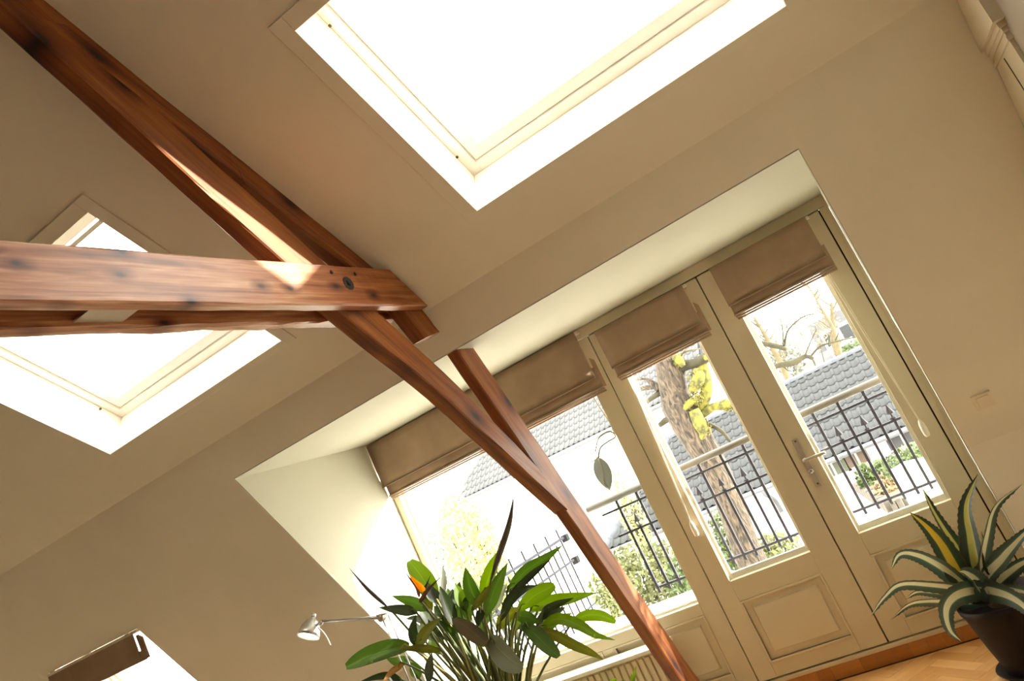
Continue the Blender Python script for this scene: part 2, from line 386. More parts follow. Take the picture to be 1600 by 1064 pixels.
# rest of the room behind the camera: mirrored slopes, gables, floor
def mir(p): return V((p.x, 2 * YR - p.y, p.z))
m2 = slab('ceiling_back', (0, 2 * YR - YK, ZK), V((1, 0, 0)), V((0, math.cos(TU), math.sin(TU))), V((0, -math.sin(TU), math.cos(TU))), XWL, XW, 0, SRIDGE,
          [], 0.24, BACKDARK); struct(m2, 'unseen upper roof slope behind the camera, darkened to cut bounce light')
struct(slab('wall_back', (0, 2 * YR - YK, ZK), V((1, 0, 0)), V((0, math.cos(TL), -math.sin(TL))), V((0, -math.sin(TL), math.cos(TL))), XWL, XW, 0, (ZK - FL + 0.2) / math.sin(TL), [], 0.24, BACKDARK), 'unseen steep lower roof slope behind the camera, darkened to cut bounce light')
prof = [(YKN + 0.2, FL - 0.2), (YKN, ZKN), (YK, ZK), (YR, ZR), (2 * YR - YK, ZK), (2 * YR - YK - (ZK - FL + 0.2) / math.tan(TL), FL - 0.2)]
for nm, xx, d, lb in (('wall_right', XW, 0.2, 'gable wall at the right edge'), ('wall_left', XWL, -0.2, 'gable wall beyond the low skylight')):
    m = MB(); m.prism([(xx, y, z) for y, z in prof], (d, 0, 0)); struct(m.build(nm, WALL), lb)
m = MB(); m.box(XWL, XW, -2.7, 0.12, FL - 0.25, FL - 0.012); floor = struct(m.build('floor', simple('pale_oak_floor', (0.66, 0.53, 0.37), 0.5, var=.1)), 'herringbone oak parquet floor')
m = MB(); m.box(XWL, XW, -9.6, -2.7, FL - 0.25, FL - 0.012); struct(m.build('floor_back', simple('darkened_back_floor', (0.16, 0.10, 0.06), 0.5, var=.1)), 'unseen back floor of the room, darkened to cut bounce light')  # unseen back half split off and darkened to dim the light towards the rear

# parquet blocks in the part of the floor in view
bw, bl = 0.07, 0.28
c45 = math.sqrt(0.5); bmesh_by = {}
for i in range(-12, 34):
    for j in range(-22, 20):
        if (i - j) % 8 == 0: la, lb2 = 4, 1
        elif (i - j) % 8 == 7: la, lb2 = 1, 4
        else: continue
        A = (i + la / 2) * bw; B = (j + lb2 / 2) * bw
        x = (A - B) * c45 - 0.4; y = (A + B) * c45 - 1.4
        if not (-0.9 < x < 1.45 and -1.0 < y < 0.17): continue
        var = random.randrange(3)
        if var not in bmesh_by:
            m = MB(); m.box(-bl / 2 + .0006, bl / 2 - .0006, -bw / 2 + .0006, bw / 2 - .0006, 0, 0.0115)
            o = m.build('parquet_block', PARQ[var], None, recenter=False); bmesh_by[var] = o.data
        else:
            o = bpy.data.objects.new('parquet_block', bmesh_by[var]); COL.objects.link(o)
        o.location = (x, y, FL - 0.0116 - 0.0006 * random.random()); o.rotation_euler.z = math.radians(45 if la == 4 else 135)
        o.parent = floor; o.matrix_parent_inverse = Matrix.Translation(floor.location).inverted()

# ------------------------------------------------------------------ skylights
def skylight(nm, xa, xb, s0, s1, P, lab, casing=True):
    r = empty(nm, P((xa + xb) / 2, s0), lab, None, None, 'structure')
    def bar(name, mat, x0, x1, a, b, h0, h1, par=r):
        m = MB(); o = P(x0, a, h0); m.fbox(o, P(x1, a, h0) - o, P(x0, b, h0) - o, P(x0, a, h1) - o); return m.build(name, mat, par, bevel=0.002)
    if casing:
        c = 0.062
        for (x0, x1, a, b) in ((xa - c, xa, s0 - c * .6, s1 + c), (xb, xb + c, s0 - c * .6, s1 + c), (xa, xb, s1, s1 + c), (xa, xb, s0 - c * .6, s0)):
            bar('casing_board', WALL, x0, x1, a, b, -0.006, 0.006)
    for (x0, x1, a, b) in ((xa - .012, xa + .0006, s0, s1), (xb - .0006, xb + .012, s0, s1), (xa, xb, s0 - .012, s0 + .0006), (xa, xb, s1 - .0006, s1 + .012)):
        bar('lining_board', WHITE, x0, x1, a, b, 0.0, 0.235)
    f = 0.045
    for (x0, x1, a, b) in ((xa, xa + f, s0, s1), (xb - f, xb, s0, s1), (xa + f, xb - f, s0, s0 + f), (xa + f, xb - f, s1 - f, s1)):
        bar('frame_bar', WHITE, x0, x1, a, b, 0.236, 0.34)
    g = f + 0.006; q = g + 0.055
    sash = []
    for (x0, x1, a, b) in ((xa + g, xa + q, s0 + g, s1 - g), (xb - q, xb - g, s0 + g, s1 - g), (xa + q, xb - q, s0 + g, s0 + q), (xa + q, xb - q, s1 - q, s1 - g)):
        sash.append(bar('sash_bar', WHITE, x0, x1, a, b, 0.25, 0.315))
    bar('pane', GLASS, xa + q - .01, xb - q + .01, s0 + q - .01, s1 - q + .01, 0.296, 0.302)
    bar('vent_handle', METAL, (xa + xb) / 2 - .5, (xa + xb) / 2 + .5, s1 - q - .035, s1 - q - .015, 0.262, 0.282)
    for (x, s) in ((xa + .0125, s0 + .13), (xa + .0125, s1 - .12), (xb - .0125, s0 + .13), (xb - .0125, s1 - .12)):
        m = MB(); m.tube([P(x - .004, s, .215), P(x + .004, s, .215)], .006, 8); m.build('screw_cap', GAP, r)
    return r
for nm, a, b, lb in SKY: skylight(nm, a, b, SB, ST, P_up, lb)
def P_lowup(x, s, h=0.0): return P_low(x, LW[3] - s, h)
skylight('window_4', LW[0], LW[1], 0.0, LW[3] - LW[2], P_lowup, 'low skylight in the steep slope at the lower left', casing=False)

# ------------------------------------------------------------------ front frame, window and French doors
tf = empty('trim_1', (0, 0, ZH), 'cream timber frame around the French doors and window', None, None, 'structure')
def tb(name, x0, x1, y0, y1, z0, z1, mat=TRIM, par=tf, bev=0.003):
    m = MB(); m.box(x0, x1, y0, y1, z0, z1); return m.build(name, mat, par, bevel=bev)
tb('head_board', XL + .004, XR - .004, -0.004, 0.11, ZH + 0.004, ZC - .005)
tb('jamb_board', X3 + 0.004, XR - .006, -0.004, 0.11, FL, ZH + 0.002)
tb('jamb_bead', XR - 0.022, XR - .005, -0.016, -0.003, FL, ZC - .006)
tb('threshold_board', X1, X3, -0.012, 0.11, 0.125, ZB - 0.004)
for (x0, x1, z0, z1) in ((X1 - .012, X1 + .012, FL, ZH), (X2 - .012, X2 + .012, ZB, ZH), (X3 - .010, X3 + .012, FL, ZH), (X1, X3, ZH - .01, ZH + .012), (X1, X3, ZB - .012, ZB + .008)):
    tb('gap_backing', x0, x1, 0.03, 0.045, z0, z1, GAP, bev=0)

def raised_panel(par, xa, xb, za, zb):
    """sunk field with raised centre, shown by two moulding steps"""
    w_ = 0.048
    for (x0, x1, z0, z1) in ((xa, xb, zb - .012, zb), (xa, xb, za, za + .012), (xa, xa + .012, za + .012, zb - .012), (xb - .012, xb, za + .012, zb - .012)):
        tb('moulding', x0, x1, -0.006, 0.004, z0, z1, TRIM, par, 0.003)
    m = MB(); y0, y1 = 0.012, -0.003
    a, b, c, d = xa + .012, xb - .012, za + .012, zb - .012
    A = [(a, y0, c), (b, y0, c), (b, y0, d), (a, y0, d)]; i = w_ - .012
    B = [(a + i, y0 - .002, c + i), (b - i, y0 - .002, c + i), (b - i, y0 - .002, d - i), (a + i, y0 - .002, d - i)]; j = i + 0.006
    C_ = [(a + j, y1, c + j), (b - j, y1, c + j), (b - j, y1, d - j), (a + j, y1, d - j)]
    m.add(A + B + C_, [(q, (q + 1) % 4, 4 + (q + 1) % 4, 4 + q) for q in range(4)] + [(4 + q, 4 + (q + 1) % 4, 8 + (q + 1) % 4, 8 + q) for q in range(4)] + [(8, 9, 10, 11)])
    m.build('panel', TRIM, par)

def leaf_door(nm, xa, xb, ga, gb, lab, pan, handle):
    r = empty(nm, ((xa + xb) / 2, 0.03, ZB), lab, None, None, 'structure')
    g = 0.0035; th = 0.055
    T = 2.17
    tb('stile', xa + g, ga, 0, th, ZB + g, ZH - g, TRIM, r); tb('stile', gb, xb - g, 0, th, ZB + g, ZH - g, TRIM, r)
    tb('top_rail', ga, gb, 0, th, T, ZH - g, TRIM, r)
    pa, pb, pc, pd = pan
    tb('lock_rail', ga, gb, 0, th, pd, ZG, TRIM, r); tb('bottom_rail', ga, gb, 0, th, ZB + g, pc, TRIM, r)
    if pa > ga: tb('stile_edge', ga, pa, 0, th, pc, pd, TRIM, r, 0)
    if pb < gb: tb('stile_edge', pb, gb, 0, th, pc, pd, TRIM, r, 0)
    raised_panel(r, max(pa, ga) if pa > ga else ga, pb if pb < gb else gb, pc, pd)
    m = MB(); m.box(ga - .006, gb + .006, 0.036, 0.042, ZG - .006, T + .006); m.build('pane', GLASS, r)
    # outer glazing beads, sunlit from outside
    for (x0, x1, z0, z1) in ((ga, ga + .016, ZG, T), (gb - .020, gb, ZG, T), (ga + .016, gb - .020, ZG, ZG + .030)):
        tb('glazing_bead', x0, x1, 0.044, 0.07, z0, z1, WHITE, r, 0.002)
    if handle:
        hd = tb('door_handle', 0.045, 0.079, -0.008, 0.0, 1.0, 1.275, METAL, r, 0.003)
        m = MB(); m.tube([(0.062, -0.006, 1.157), (0.062, -0.05, 1.157)], 0.010, 12); m.build('spindle', METAL, hd, True)
        m = MB(); m.tube(bez([(0.056, -0.05, 1.158), (0.11, -0.052, 1.157), (0.178, -0.05, 1.155)], 8), 0.0095, 12); m.build('lever', METAL, hd, True)
        m = MB(); m.lathe([(0.0, -.001), (0.011, -.001), (0.013, .004), (0.009, .006), (0, .006)], (0.062, -0.008, 1.088), 16, (0, -1, 0)); m.build('lock_cylinder', ALU, hd, True)
        for z in (1.262, 1.018):
            m = MB(); m.lathe([(0.0, 0), (0.005, 0), (0.0045, .002), (0, .002)], (0.062, -0.008, z), 10, (0, -1, 0)); m.build('screw', GAP, hd)
    return r
leaf_door('door_1', X1, X2, -0.6152, -0.1419, 'cream French door leaf next to the fixed window', (-0.625, -0.130, 0.232, 0.587), False)
leaf_door('door_2', X2, X3, 0.1249, 0.5988, 'cream French door leaf with the lever handle', (0.118, 0.608, 0.232, 0.587), True)

wn = empty('window_1', (-1.6, 0.03, 0.65), 'wide fixed dormer window left of the French doors', None, None, 'structure')
WGL, WGR, WGZ, WGT = -2.413, -0.837, 0.653, 2.22
tb('stile', WGR, X1 - .002, 0, 0.055, FL, ZH, TRIM, wn); tb('stile', XL + .006, WGL, 0, 0.055, FL, ZH, TRIM, wn)
tb('top_rail', WGL, WGR, 0, 0.055, WGT, ZH, TRIM, wn); tb('sill_rail', WGL, WGR, 0, 0.055, 0.587, WGZ, TRIM, wn)
tb('bottom_rail', WGL, WGR, 0, 0.055, FL, 0.232, TRIM, wn); tb('mid_stile', -1.52, -1.44, 0, 0.055, 0.232, 0.587, TRIM, wn, 0)
raised_panel(wn, -1.44, WGR, 0.232, 0.587); raised_panel(wn, WGL, -1.52, 0.232, 0.587)
m = MB(); m.box(WGL - .005, WGR + .005, 0.036, 0.042, WGZ - .006, WGT + .006); m.build('pane', GLASS, wn)
for (x0, x1, z0, z1) in ((WGL, WGL + .014, WGZ, WGT), (WGR - .014, WGR, WGZ, WGT), (WGL + .014, WGR - .014, WGZ, WGZ + .014)):
    tb('glazing_bead', x0, x1, 0.044, 0.07, z0, z1, WHITE, wn, 0.002)

# wood riser below the doors, block by block
rz = empty('trim_2', (0, 0, FL), 'red-brown wooden riser blocks below the French doors', None, None, 'structure')
x = X1
while x < XR - .02:
    wd = 0.062 + 0.03 * random.random(); x1 = min(x + wd, XR - .006)
    tb('riser_block', x + .0004, x1 - .0004, -0.008 - .0015 * random.random(), 0.05, FL + .003, 0.1245, random.choice(STEP), rz, 0.001); x = x1
m = MB(); m.box(X1, XR - .006, -0.016, 0.0, FL - .02, FL + .0012); m.build('shadow_gap', GAP, rz)
m = MB(); m.box(XL, XR, 0.056, 0.30, 0.56, 0.672); m.box(XL, XR, 0.056, 0.12, -0.2, 0.56); struct(m.build('trim_3', RENDER), 'white outer ledge below the glass')

# ------------------------------------------------------------------ roof truss
truss = empty('roof_truss', (-0.94, -0.3, FL), 'orange-brown oiled timber truss of rafter, brace, post and twin collar planks', 'timber frame')
def beam(name, poly_lo, poly_hi, x0, x1, mat, label=None, nseg=14, jit=0.0016, ch=0.006):
    """timber between two yz polylines (lower edge, upper edge) with chamfered section; local X runs along the grain"""
    a, b = V((0, *poly_lo[0])), V((0, *poly_lo[-1])); e1 = (b - a).normalized(); e3 = V((1, 0, 0)); e2 = e3.cross(e1)
    Mx = Matrix(((e1.x, e2.x, e3.x, (x0 + x1) / 2), (e1.y, e2.y, e3.y, a.y), (e1.z, e2.z, e3.z, a.z), (0, 0, 0, 1)))
    inv = Mx.inverted()
    lo = bez([(0, *p) for p in poly_lo], nseg + 1); hi = bez([(0, *p) for p in poly_hi], nseg + 1)
    vs = []; 
    for i in range(nseg + 1):
        l, h = lo[i], hi[i]; d = (h - l); dn_ = d.normalized() if d.length > 1e-5 else e2
        c1 = min(ch, d.length * .3)
        ring = [(x0 + ch, l), (x1 - ch, l), (x1, l + dn_ * c1), (x1, h - dn_ * c1), (x1 - ch, h), (x0 + ch, h), (x0, h - dn_ * c1), (x0, l + dn_ * c1)]
        for xx, p in ring:
            q = V((xx, p.y, p.z)) + V((random.uniform(-jit, jit), random.uniform(-jit, jit), random.uniform(-jit, jit)))
            vs.append(inv @ q)
    n = 8
    fs = [(i * n + j, i * n + (j + 1) % n, (i + 1) * n + (j + 1) % n, (i + 1) * n + j) for i in range(nseg) for j in range(n)]
    fs += [tuple(range(n - 1, -1, -1)), tuple(nseg * n + j for j in range(n))]
    m = MB(); m.add(vs, fs); o = m.build(name, mat, None, recenter=False)
    o.parent = truss; o.matrix_parent_inverse = Matrix.Translation(truss.location).inverted(); o.matrix_basis = Mx; WM[o.name] = Mx
    if label: o['label'] = label
    return o
XB1, XB0 = -0.905, -0.980
ceil_z = lambda y: ZK + (YK - y) * math.tan(TU)
# rafter against the ceiling
beam('rafter', [(-4.3, ceil_z(-4.3) - .15), (-2.466, 3.28), (-2.192, 3.070), (-1.791, 2.772), (-1.50, 2.56)], [(-4.3, ceil_z(-4.3)), (-2.466, ceil_z(-2.466)), (-2.192, ceil_z(-2.192)), (-1.791, ceil_z(-1.791)), (-1.45, ceil_z(-1.45) - .01)], XB0, XB1, BEAM, 'dark rafter tight against the ceiling', 24)
beam('rafter_end', [(-1.575, 2.60), (-1.478, 2.432)], [(-1.42, 2.61), (-1.335, 2.455)], XB0, XB1, BEAM, 'short rafter end poking out below the collar planks', 4)
# brace from ceiling down to post
beam('brace', [(-3.35, 3.99), (-2.936, 3.548), (-2.516, 3.092), (-2.301, 2.858), (-1.932, 2.493), (-1.60, 2.205), (-1.347, 1.939), (-0.905, 1.474)],
     [(-3.25, 4.02), (-2.82, 3.66), (-2.40, 3.21), (-2.165, 2.985), (-1.83, 2.635), (-1.50, 2.305), (-1.27, 2.045), (-1.02, 1.73)], XB0, XB1, BEAM, 'long diagonal brace running down to the post', 30)
# post from floor up into the dormer edge
beam('post', [(-1.246, ZC - .004), (-0.911, 1.468), (-0.62, 0.70), (-0.37, FL)], [(-1.070, ZC - .004), (-0.745, 1.50), (-0.445, 0.70), (-0.19, FL)], -0.972, -0.912, BEAM, 'leaning post standing on the floor in front of the window', 24)
# twin collar planks
beam('collar_plank', [(-7.6, 2.556), (-3.3, 2.556), (-1.43, 2.562)], [(-7.75, 2.725), (-3.3, 2.725), (-1.615, 2.738)], -0.9045, -0.855, BEAMP, 'near collar plank with knots and stains', 40)
beam('collar_plank', [(-7.6, 2.556), (-3.3, 2.548), (-1.53, 2.556)], [(-7.75, 2.725), (-3.3, 2.725), (-1.645, 2.735)], -1.03, -0.9805, BEAMP, 'far collar plank behind the brace', 40, 0.004)
m = MB(); m.box(-0.979, -0.906, -3.06, -2.91, 2.562, 2.567); m.build('steel_plate', METAL, truss)
m = MB(); m.lathe([(0, 0.0), (0.030, 0.0), (0.024, -.012), (0, -.014)], (-0.853, -1.952, 2.655), 10, (1, 0, 0)); m.lathe([(0, .006), (.012, .006), (.012, 0)], (-0.853, -1.952, 2.655), 8, (1, 0, 0)); m.build('bolt', simple('bolt_hole_black', (0.012, 0.008, 0.006), 0.7), truss)
for (y, z, r_) in ((-2.03, 2.70, .008), (-1.88, 2.70, .007)):
    m = MB(); m.lathe([(0, 0.004), (r_, 0.003), (r_, 0)], (-0.8545, y, z), 10, (1, 0, 0)); m.build('nail_head', IRON, truss)

# ------------------------------------------------------------------ roman blinds
def blind(x0, x1, zt, zf, zb, lab, cordx, cordz, loop=True):
    r = empty('roman_blind', ((x0 + x1) / 2, -0.03, zt), lab, 'blind', 'taupe roman blinds on the front glazing')
    def sheet(name, xa, xb, za, zb_, y, bulge, th=0.006, nx=10, nz=6, par=r, mat=FABRIC):
        vs = []; 
        for k_ in (0, 1):
            for j in range(nz + 1):
                for i in range(nx + 1):
                    u, v = i / nx, j / nz
                    yy = y - bulge * math.sin(math.pi * v) * (0.7 + 0.3 * math.sin(u * 9)) + k_ * th
                    vs.append((xa + (xb - xa) * u, yy, za + (zb_ - za) * v + 0.002 * math.sin(u * 7) * (1 - v)))
        N = (nx + 1) * (nz + 1); fs = []
        for j in range(nz):
            for i in range(nx):
                a = j * (nx + 1) + i; q = (a, a + 1, a + nx + 2, a + nx + 1)
                fs.append(q); fs.append(tuple(N + t for t in reversed(q)))
        for i in range(nx):
            for a, b in ((i, i + 1), (nz * (nx + 1) + i + 1, nz * (nx + 1) + i)): fs.append((b, a, N + a, N + b))
        for j in range(nz):
            for a, b in (((j + 1) * (nx + 1), j * (nx + 1)), (j * (nx + 1) + nx, (j + 1) * (nx + 1) + nx)): fs.append((b, a, N + a, N + b))
        m = MB(); m.add(vs, fs); return m.build(name, mat, par, True)
    d = 0.014
    sheet('fabric_panel', x0, x1 - d, zf, zt, -0.066, 0.003, 0.010)
    sheet('lower_fold', x0 + .002, x1, zb + .030, zf + .06, -0.038, 0.001, nz=4)
    m = MB(); m.box(x0 + .002, x1 - d, -0.072, -0.054, zf - .004, zf + .001); m.build('fold_hem', FABRIC, r)
    for q, (yy, zz) in enumerate(((-0.043, 0.024), (-0.037, 0.012), (-0.028, 0.0))):
        m = MB(); m.tube([(x0 + .004 * q, yy, zb + zz + .006), (x1, yy, zb + zz + .006)], 0.006, 8); m.build('pleat', FABRIC, r, True)
    m = MB(); m.box(x0, x1, -0.042, -0.006, zt - .018, zt - .002); m.build('head_rail', PLASTIC, r)
    if loop:
        m = MB(); m.prism([(x1 - .012, -0.032, zb + .03), (x1 + .004, -0.010, zb + .03), (x1 + .004, -0.010, zf + .10), (x1 - .010, -0.030, zf + .12)], (0.004, 0.004, 0)); m.build('side_fold', FABRIC, r)
    if cordx is not None:
        (xa, za), (xb, zb2) = cordx, cordz
        for dx in (-.006, .006):
            m = MB(); m.tube([(xa + dx, -0.026, za), (xb + dx * .3, -0.026, zb2 + .085)], 0.0022, 6); m.build('pull_cord', CORD, r)
        m = MB(); m.lathe([(0, .092), (.006, .09), (.014, .07), (.016, .04), (.015, .012), (.010, .002), (0, 0)], (xb, -0.028, zb2), 16); m.build('cord_pull', PLASTIC, r, True)
    return r
blind(-2.452, -0.757, 2.352, 2.055, 1.957, 'taupe roman blind on the wide window, half behind the timber post', None, None)
blind(-0.655, -0.064, 2.292, 2.055, 1.966, 'taupe roman blind on the middle door, with the bright white cord pull', (-0.592, 1.975), (-0.655, 1.0))
blind(0.096, 0.666, 2.296, 2.062, 1.974, 'taupe roman blind on the door with the lever handle', (0.612, 1.985), (0.650, 1.03), False)
# blind hanging in the low skylight
sb = empty('skylight_blind', P_low(-4.42, LW[2], .03), 'brown folded blind hanging in the low skylight at the lower left', 'blind')
top = P_low(-4.93, LW[2] + .012, -.012)
def hang(name, xa, xb, y, z0, z1, mat=FABRIC, th=.008):
    m = MB(); n = 8; vs = []
    for k_ in (0, 1):
        for j in (0, 1):
            for i in range(n + 1): vs.append((xa + (xb - xa) * i / n, y + k_ * th + .004 * math.sin(i * 2.1), z0 if j else z1))
    fs = []
    for i in range(n):
        a = i; b = i + 1; c = n + 1
        fs += [(a, b, b + c, a + c), (a + 2 * c, a + 3 * c, b + 3 * c, b + 2 * c), (a, a + 2 * c, b + 2 * c, b), (a + c, b + c, b + 3 * c, a + 3 * c)]
    fs += [(0, n + 1, 3 * (n + 1), 2 * (n + 1)), (n, 2 * (n + 1) + n, 3 * (n + 1) + n, n + 1 + n)]
    m.add(vs, fs); return m.build(name, mat, sb)
hang('fabric_panel', -4.92, -3.985, top.y - .012, top.z - .155, top.z - .006)
hang('lower_fold', -4.915, -3.965, top.y + .012, top.z - .185, top.z - .12)
for q in range(3): hang('side_pleat', -3.985 + .006 * q, -3.962 + .004 * q, top.y + .004 + .008 * q, top.z - .18, top.z - .02 - .01 * q)
m = MB(); m.box(-4.93, -3.955, top.y - .008, top.y + .03, top.z - .006, top.z + .012); m.build('head_rail', WALL, sb)
for x in (-4.86, -4.45, -4.03):
    m = MB(); m.box(x - .02, x + .02, top.y - .016, top.y - .004, top.z + .006, top.z + .016); m.build('bracket', SWITCH, sb)

# ------------------------------------------------------------------ light switch
Pc = on_plane(1536, 625, NL, V((0, YK, ZK)))
sw = empty('light_switch', Pc, 'square cream light switch on the slope right of the doors', 'switch')
def slope_box(name, w_, h_, n0, n1, mat, par, dx=0, ds=0):
    m = MB(); ex = V((1, 0, 0)); o = Pc + ex * (dx - w_ / 2) + UL * (ds - h_ / 2) - NL * n0
    m.fbox(o, ex * w_, UL * h_, -NL * (n1 - n0)); return m.build(name, mat, par, bevel=0.002)
slope_box('cover_frame', 0.078, 0.078, -0.001, 0.010, SWITCH, sw); slope_box('rocker', 0.052, 0.056, 0.010, 0.015, SWITCH, sw)

# ------------------------------------------------------------------ built-in cabinet on the right gable wall
cb = empty('built_in_cabinet', (XW - .02, -2.0, 1.3), 'cream built-in cabinet with moulded pilaster in the top right corner', 'cabinet')
def cbx(name, y0, y1, z0, z1, d0, d1, mat=TRIM):
    m = MB(); m.box(XW - d1 - .002, XW - d0 - .002, y0, y1, z0, z1); return m.build(name, mat, cb, bevel=0.002)
def cslope(name, ya, z0, z1, d0, d1, mat=TRIM):
    # piece whose front edge follows the steep slope
    yl = lambda z: -DD - (z - ZC) / math.tan(TL) - .004
    m = MB(); m.prism([(XW - d1 - .002, ya, z0), (XW - d1 - .002, yl(z0), z0), (XW - d1 - .002, yl(z1), z1), (XW - d1 - .002, ya, z1)], (d1 - d0, 0, 0)); return m.build(name, mat, cb)
cslope('pilaster', -1.50, 1.2, 2.30, 0.0, 0.02)
cslope('capital', -1.56, 2.335, 2.52, 0.0, 0.045)
cslope('capital_moulding', -1.53, 2.315, 2.335, 0.0, 0.032); cslope('capital_moulding', -1.52, 2.30, 2.315, 0.0, 0.026); cslope('capital_moulding', -1.515, 2.27, 2.285, 0.0, 0.026)
cbx('groove', -1.345, -1.335, 1.4, 2.26, 0.019, 0.0208, GAP)
GREYD = simple('grey_door_paint', (0.36, 0.31, 0.24), 0.5, var=.02)
cbx('door', -2.0, -1.502, 1.0, 2.75, 0.0, 0.008, GREYD)
cbx('stile', -2.06, -2.0, 1.0, 2.75, 0.0, 0.02); cbx('stile', -2.20, -2.14, 1.0, 2.75, 0.0, 0.03)

# ------------------------------------------------------------------ radiator below the window
rd = empty('radiator', (-1.75, -0.10, 0.1), 'cream ribbed panel radiator with a white top below the window', 'radiator')
rx0, rx1 = -2.38, -1.06
m = MB(); m.box(rx0, rx1, -0.155, -0.03, 0.525, 0.548); m.build('top_cover', WHITE, rd, bevel=.004)
m = MB(); m.box(rx0 + .01, rx1 - .01, -0.125, -0.04, 0.12, 0.525); m.build('body', GRILLE, rd)
x = rx0 + .02
while x < rx1 - .03:
    m = MB(); m.box(x, x + .030, -0.142, -0.125, 0.135, 0.512); m.build('rib', GRILLE, rd, bevel=.004); x += .042
for x in (rx0 + .1, rx1 - .1):
    m = MB(); m.box(x - .02, x + .02, -0.11, -0.05, FL, 0.12); m.build('foot', GRILLE, rd)
# ------------------------------------------------------------------ outside: balcony railing
rl = empty('balcony_railing', (-0.3, 0.25, 0.70), 'grey iron balcony railing with cream handrail outside the French doors', 'railing')
ry = 0.25; ra, rb = -1.32, 1.10
m = MB(); m.tube([(ra, ry, 1.358), (rb, ry, 1.362)], 0.021, 12); m.build('handrail', RAILC, rl, True)
for nm, z, ra_ in (('rail', 1.29, -1.24), ('rail', 1.135, -1.20), ('rail', 0.768, -1.10)):
    m = MB(); m.box(ra_, rb, ry - .012, ry + .012, z - .006, z + .006); m.build(nm, IRON, rl)
x = 0.177 - 0.1435 * 9; i = 0
while x < rb:
    m = MB(); m.box(x - .0075, x + .0075, ry - .0075, ry + .0075, 0.735, 1.345); m.build('bar', IRON, rl)
    xs_ = x + 0.0718
    if xs_ < rb:
        m = MB(); m.box(xs_ - .007, xs_ + .007, ry - .007, ry + .007, 0.735, 1.15); b_ = m.build('short_bar', IRON, rl)
        m = MB(); m.lathe([(0, .095), (.007, .07), (.023, .034), (.005, .028), (.005, .014), (.018, .008), (.018, .001), (0, 0)], (xs_, ry, 1.143), 8); m.build('arrow_finial', IRON, b_)
    x += 0.1435
for x in (rb - .01,):
    m = MB(); m.box(x - .010, x + .015, ry - .015, ry + .015, 0.66, 1.34); m.build('end_post', IRON, rl)

# side balustrade along the terrace left of the window
GZ = -1.2
tz = 0.30
tr_ = empty('terrace_block', (-3.6, 1.5, tz), 'white rendered terrace block left of the balcony', 'building')
def fence_pt(t, z): return V((-2.66 - 0.134 * (2.5 - t), t, z))
m = MB(); m.prism([(-2.60, 2.62, GZ), (-2.60 - .31, 0.35, GZ), (-5.2, 0.35, GZ), (-5.2, 2.62, GZ)], (0, 0, tz - GZ)); m.build('walls', RENDER, tr_)
sf = empty('terrace_railing', fence_pt(1.4, tz), 'thin grey railing with spikes along the terrace behind the big-leaved plant', 'railing')
for z, rr in ((1.065, .013), (0.84, .011), (0.40, .009)):
    m = MB(); m.tube([fence_pt(2.52, z), fence_pt(0.4, z)], rr, 8); m.build('rail', IRON3, sf)
for z in (1.065, .84):
    m = MB(); p = fence_pt(2.54, z); m.box(p.x - .03, p.x + .03, p.y - .03, p.y + .03, z - .045, z + .02); m.build('end_clamp', IRON2, sf)
t = 2.45; i = 0
while t > 0.4:
    m = MB(); p = fence_pt(t, tz + .001)
    if i % 2: m.tube([p, fence_pt(t, 0.98), fence_pt(t, 1.0), fence_pt(t, 1.06)], [.007, .007, .012, .001], 6)
    else: m.tube([p, fence_pt(t, 1.165)], .008, 6)
    m.build('bar', IRON2, sf); t -= 0.105; i += 1

# ------------------------------------------------------------------ outside: ground, neighbour garage roof of pantiles
m = MB(); m.box(-60, 60, 0.35, 120, GZ - .15, GZ); struct(m.build('ground', PAVE), 'pale sunlit paving below the balcony')
GB = empty('garage', (-2.5, 14, GZ), 'low white building with grey pantile roof seen through the French doors', 'building')
EY, EZ, RY, RZ = 13.0, -0.506, 15.3, 1.175
ELX, RLX, RX = -7.05, -5.05, 3.4
sl_ = V((0, RY - EY, RZ - EZ)); SLL = sl_.length; su = sl_.normalized(); sn = V((0, -su.z, su.y))
m = MB()
dz = V((0, 0, -0.05))
a_, b_, c_, d_ = V((ELX, EY, EZ)) + dz, V((RX, EY, EZ)) + dz, V((RX, RY, RZ)) + dz, V((RLX, RY, RZ)) + dz
e_, f_ = V((ELX, 2 * RY - EY, EZ)) + dz, V((RX, 2 * RY - EY, EZ)) + dz
m.add([a_, b_, c_, d_, e_, f_], [(0, 1, 2, 3), (0, 3, 4), (3, 2, 5, 4), (1, 5, 2), (0, 4, 5, 1)]); m.build('roof_deck', TILE, GB)
m = MB(); m.box(ELX + .35, RX - .2, EY + .35, 2 * RY - EY - .35, GZ - .02, EZ - .06); wl = m.build('wall', RENDER, GB)
TWD, NROW = 0.198, 11; EX = SLL / NROW
def tile_geo():
    prof_ = [(0, .010), (.035, .000), (.075, -.004), (.115, .002), (.140, .030), (.168, .042), (.192, .030), (.204, .008)]
    n = len(prof_); L = EX * 1.12
    vs = [(x, 0, z + .030) for x, z in prof_] + [(x, L, z + .002) for x, z in prof_] + [(x, 0, z + .012) for x, z in prof_]
    fs = [(i, i + 1, n + i + 1, n + i) for i in range(n - 1)] + [(2 * n + i, 2 * n + i + 1, i + 1, i) for i in range(n - 1)]
    return vs, fs
tvs, tfs = tile_geo()
B3 = Matrix(((1, su.x, sn.x, 0), (0, su.y, sn.y, 0), (0, su.z, sn.z, 0), (0, 0, 0, 1)))
quads = [(-2.413, -0.837, 0.653, 1.96), (-0.615, -0.142, 0.70, 1.97), (0.125, 0.599, 0.70, 1.98)]
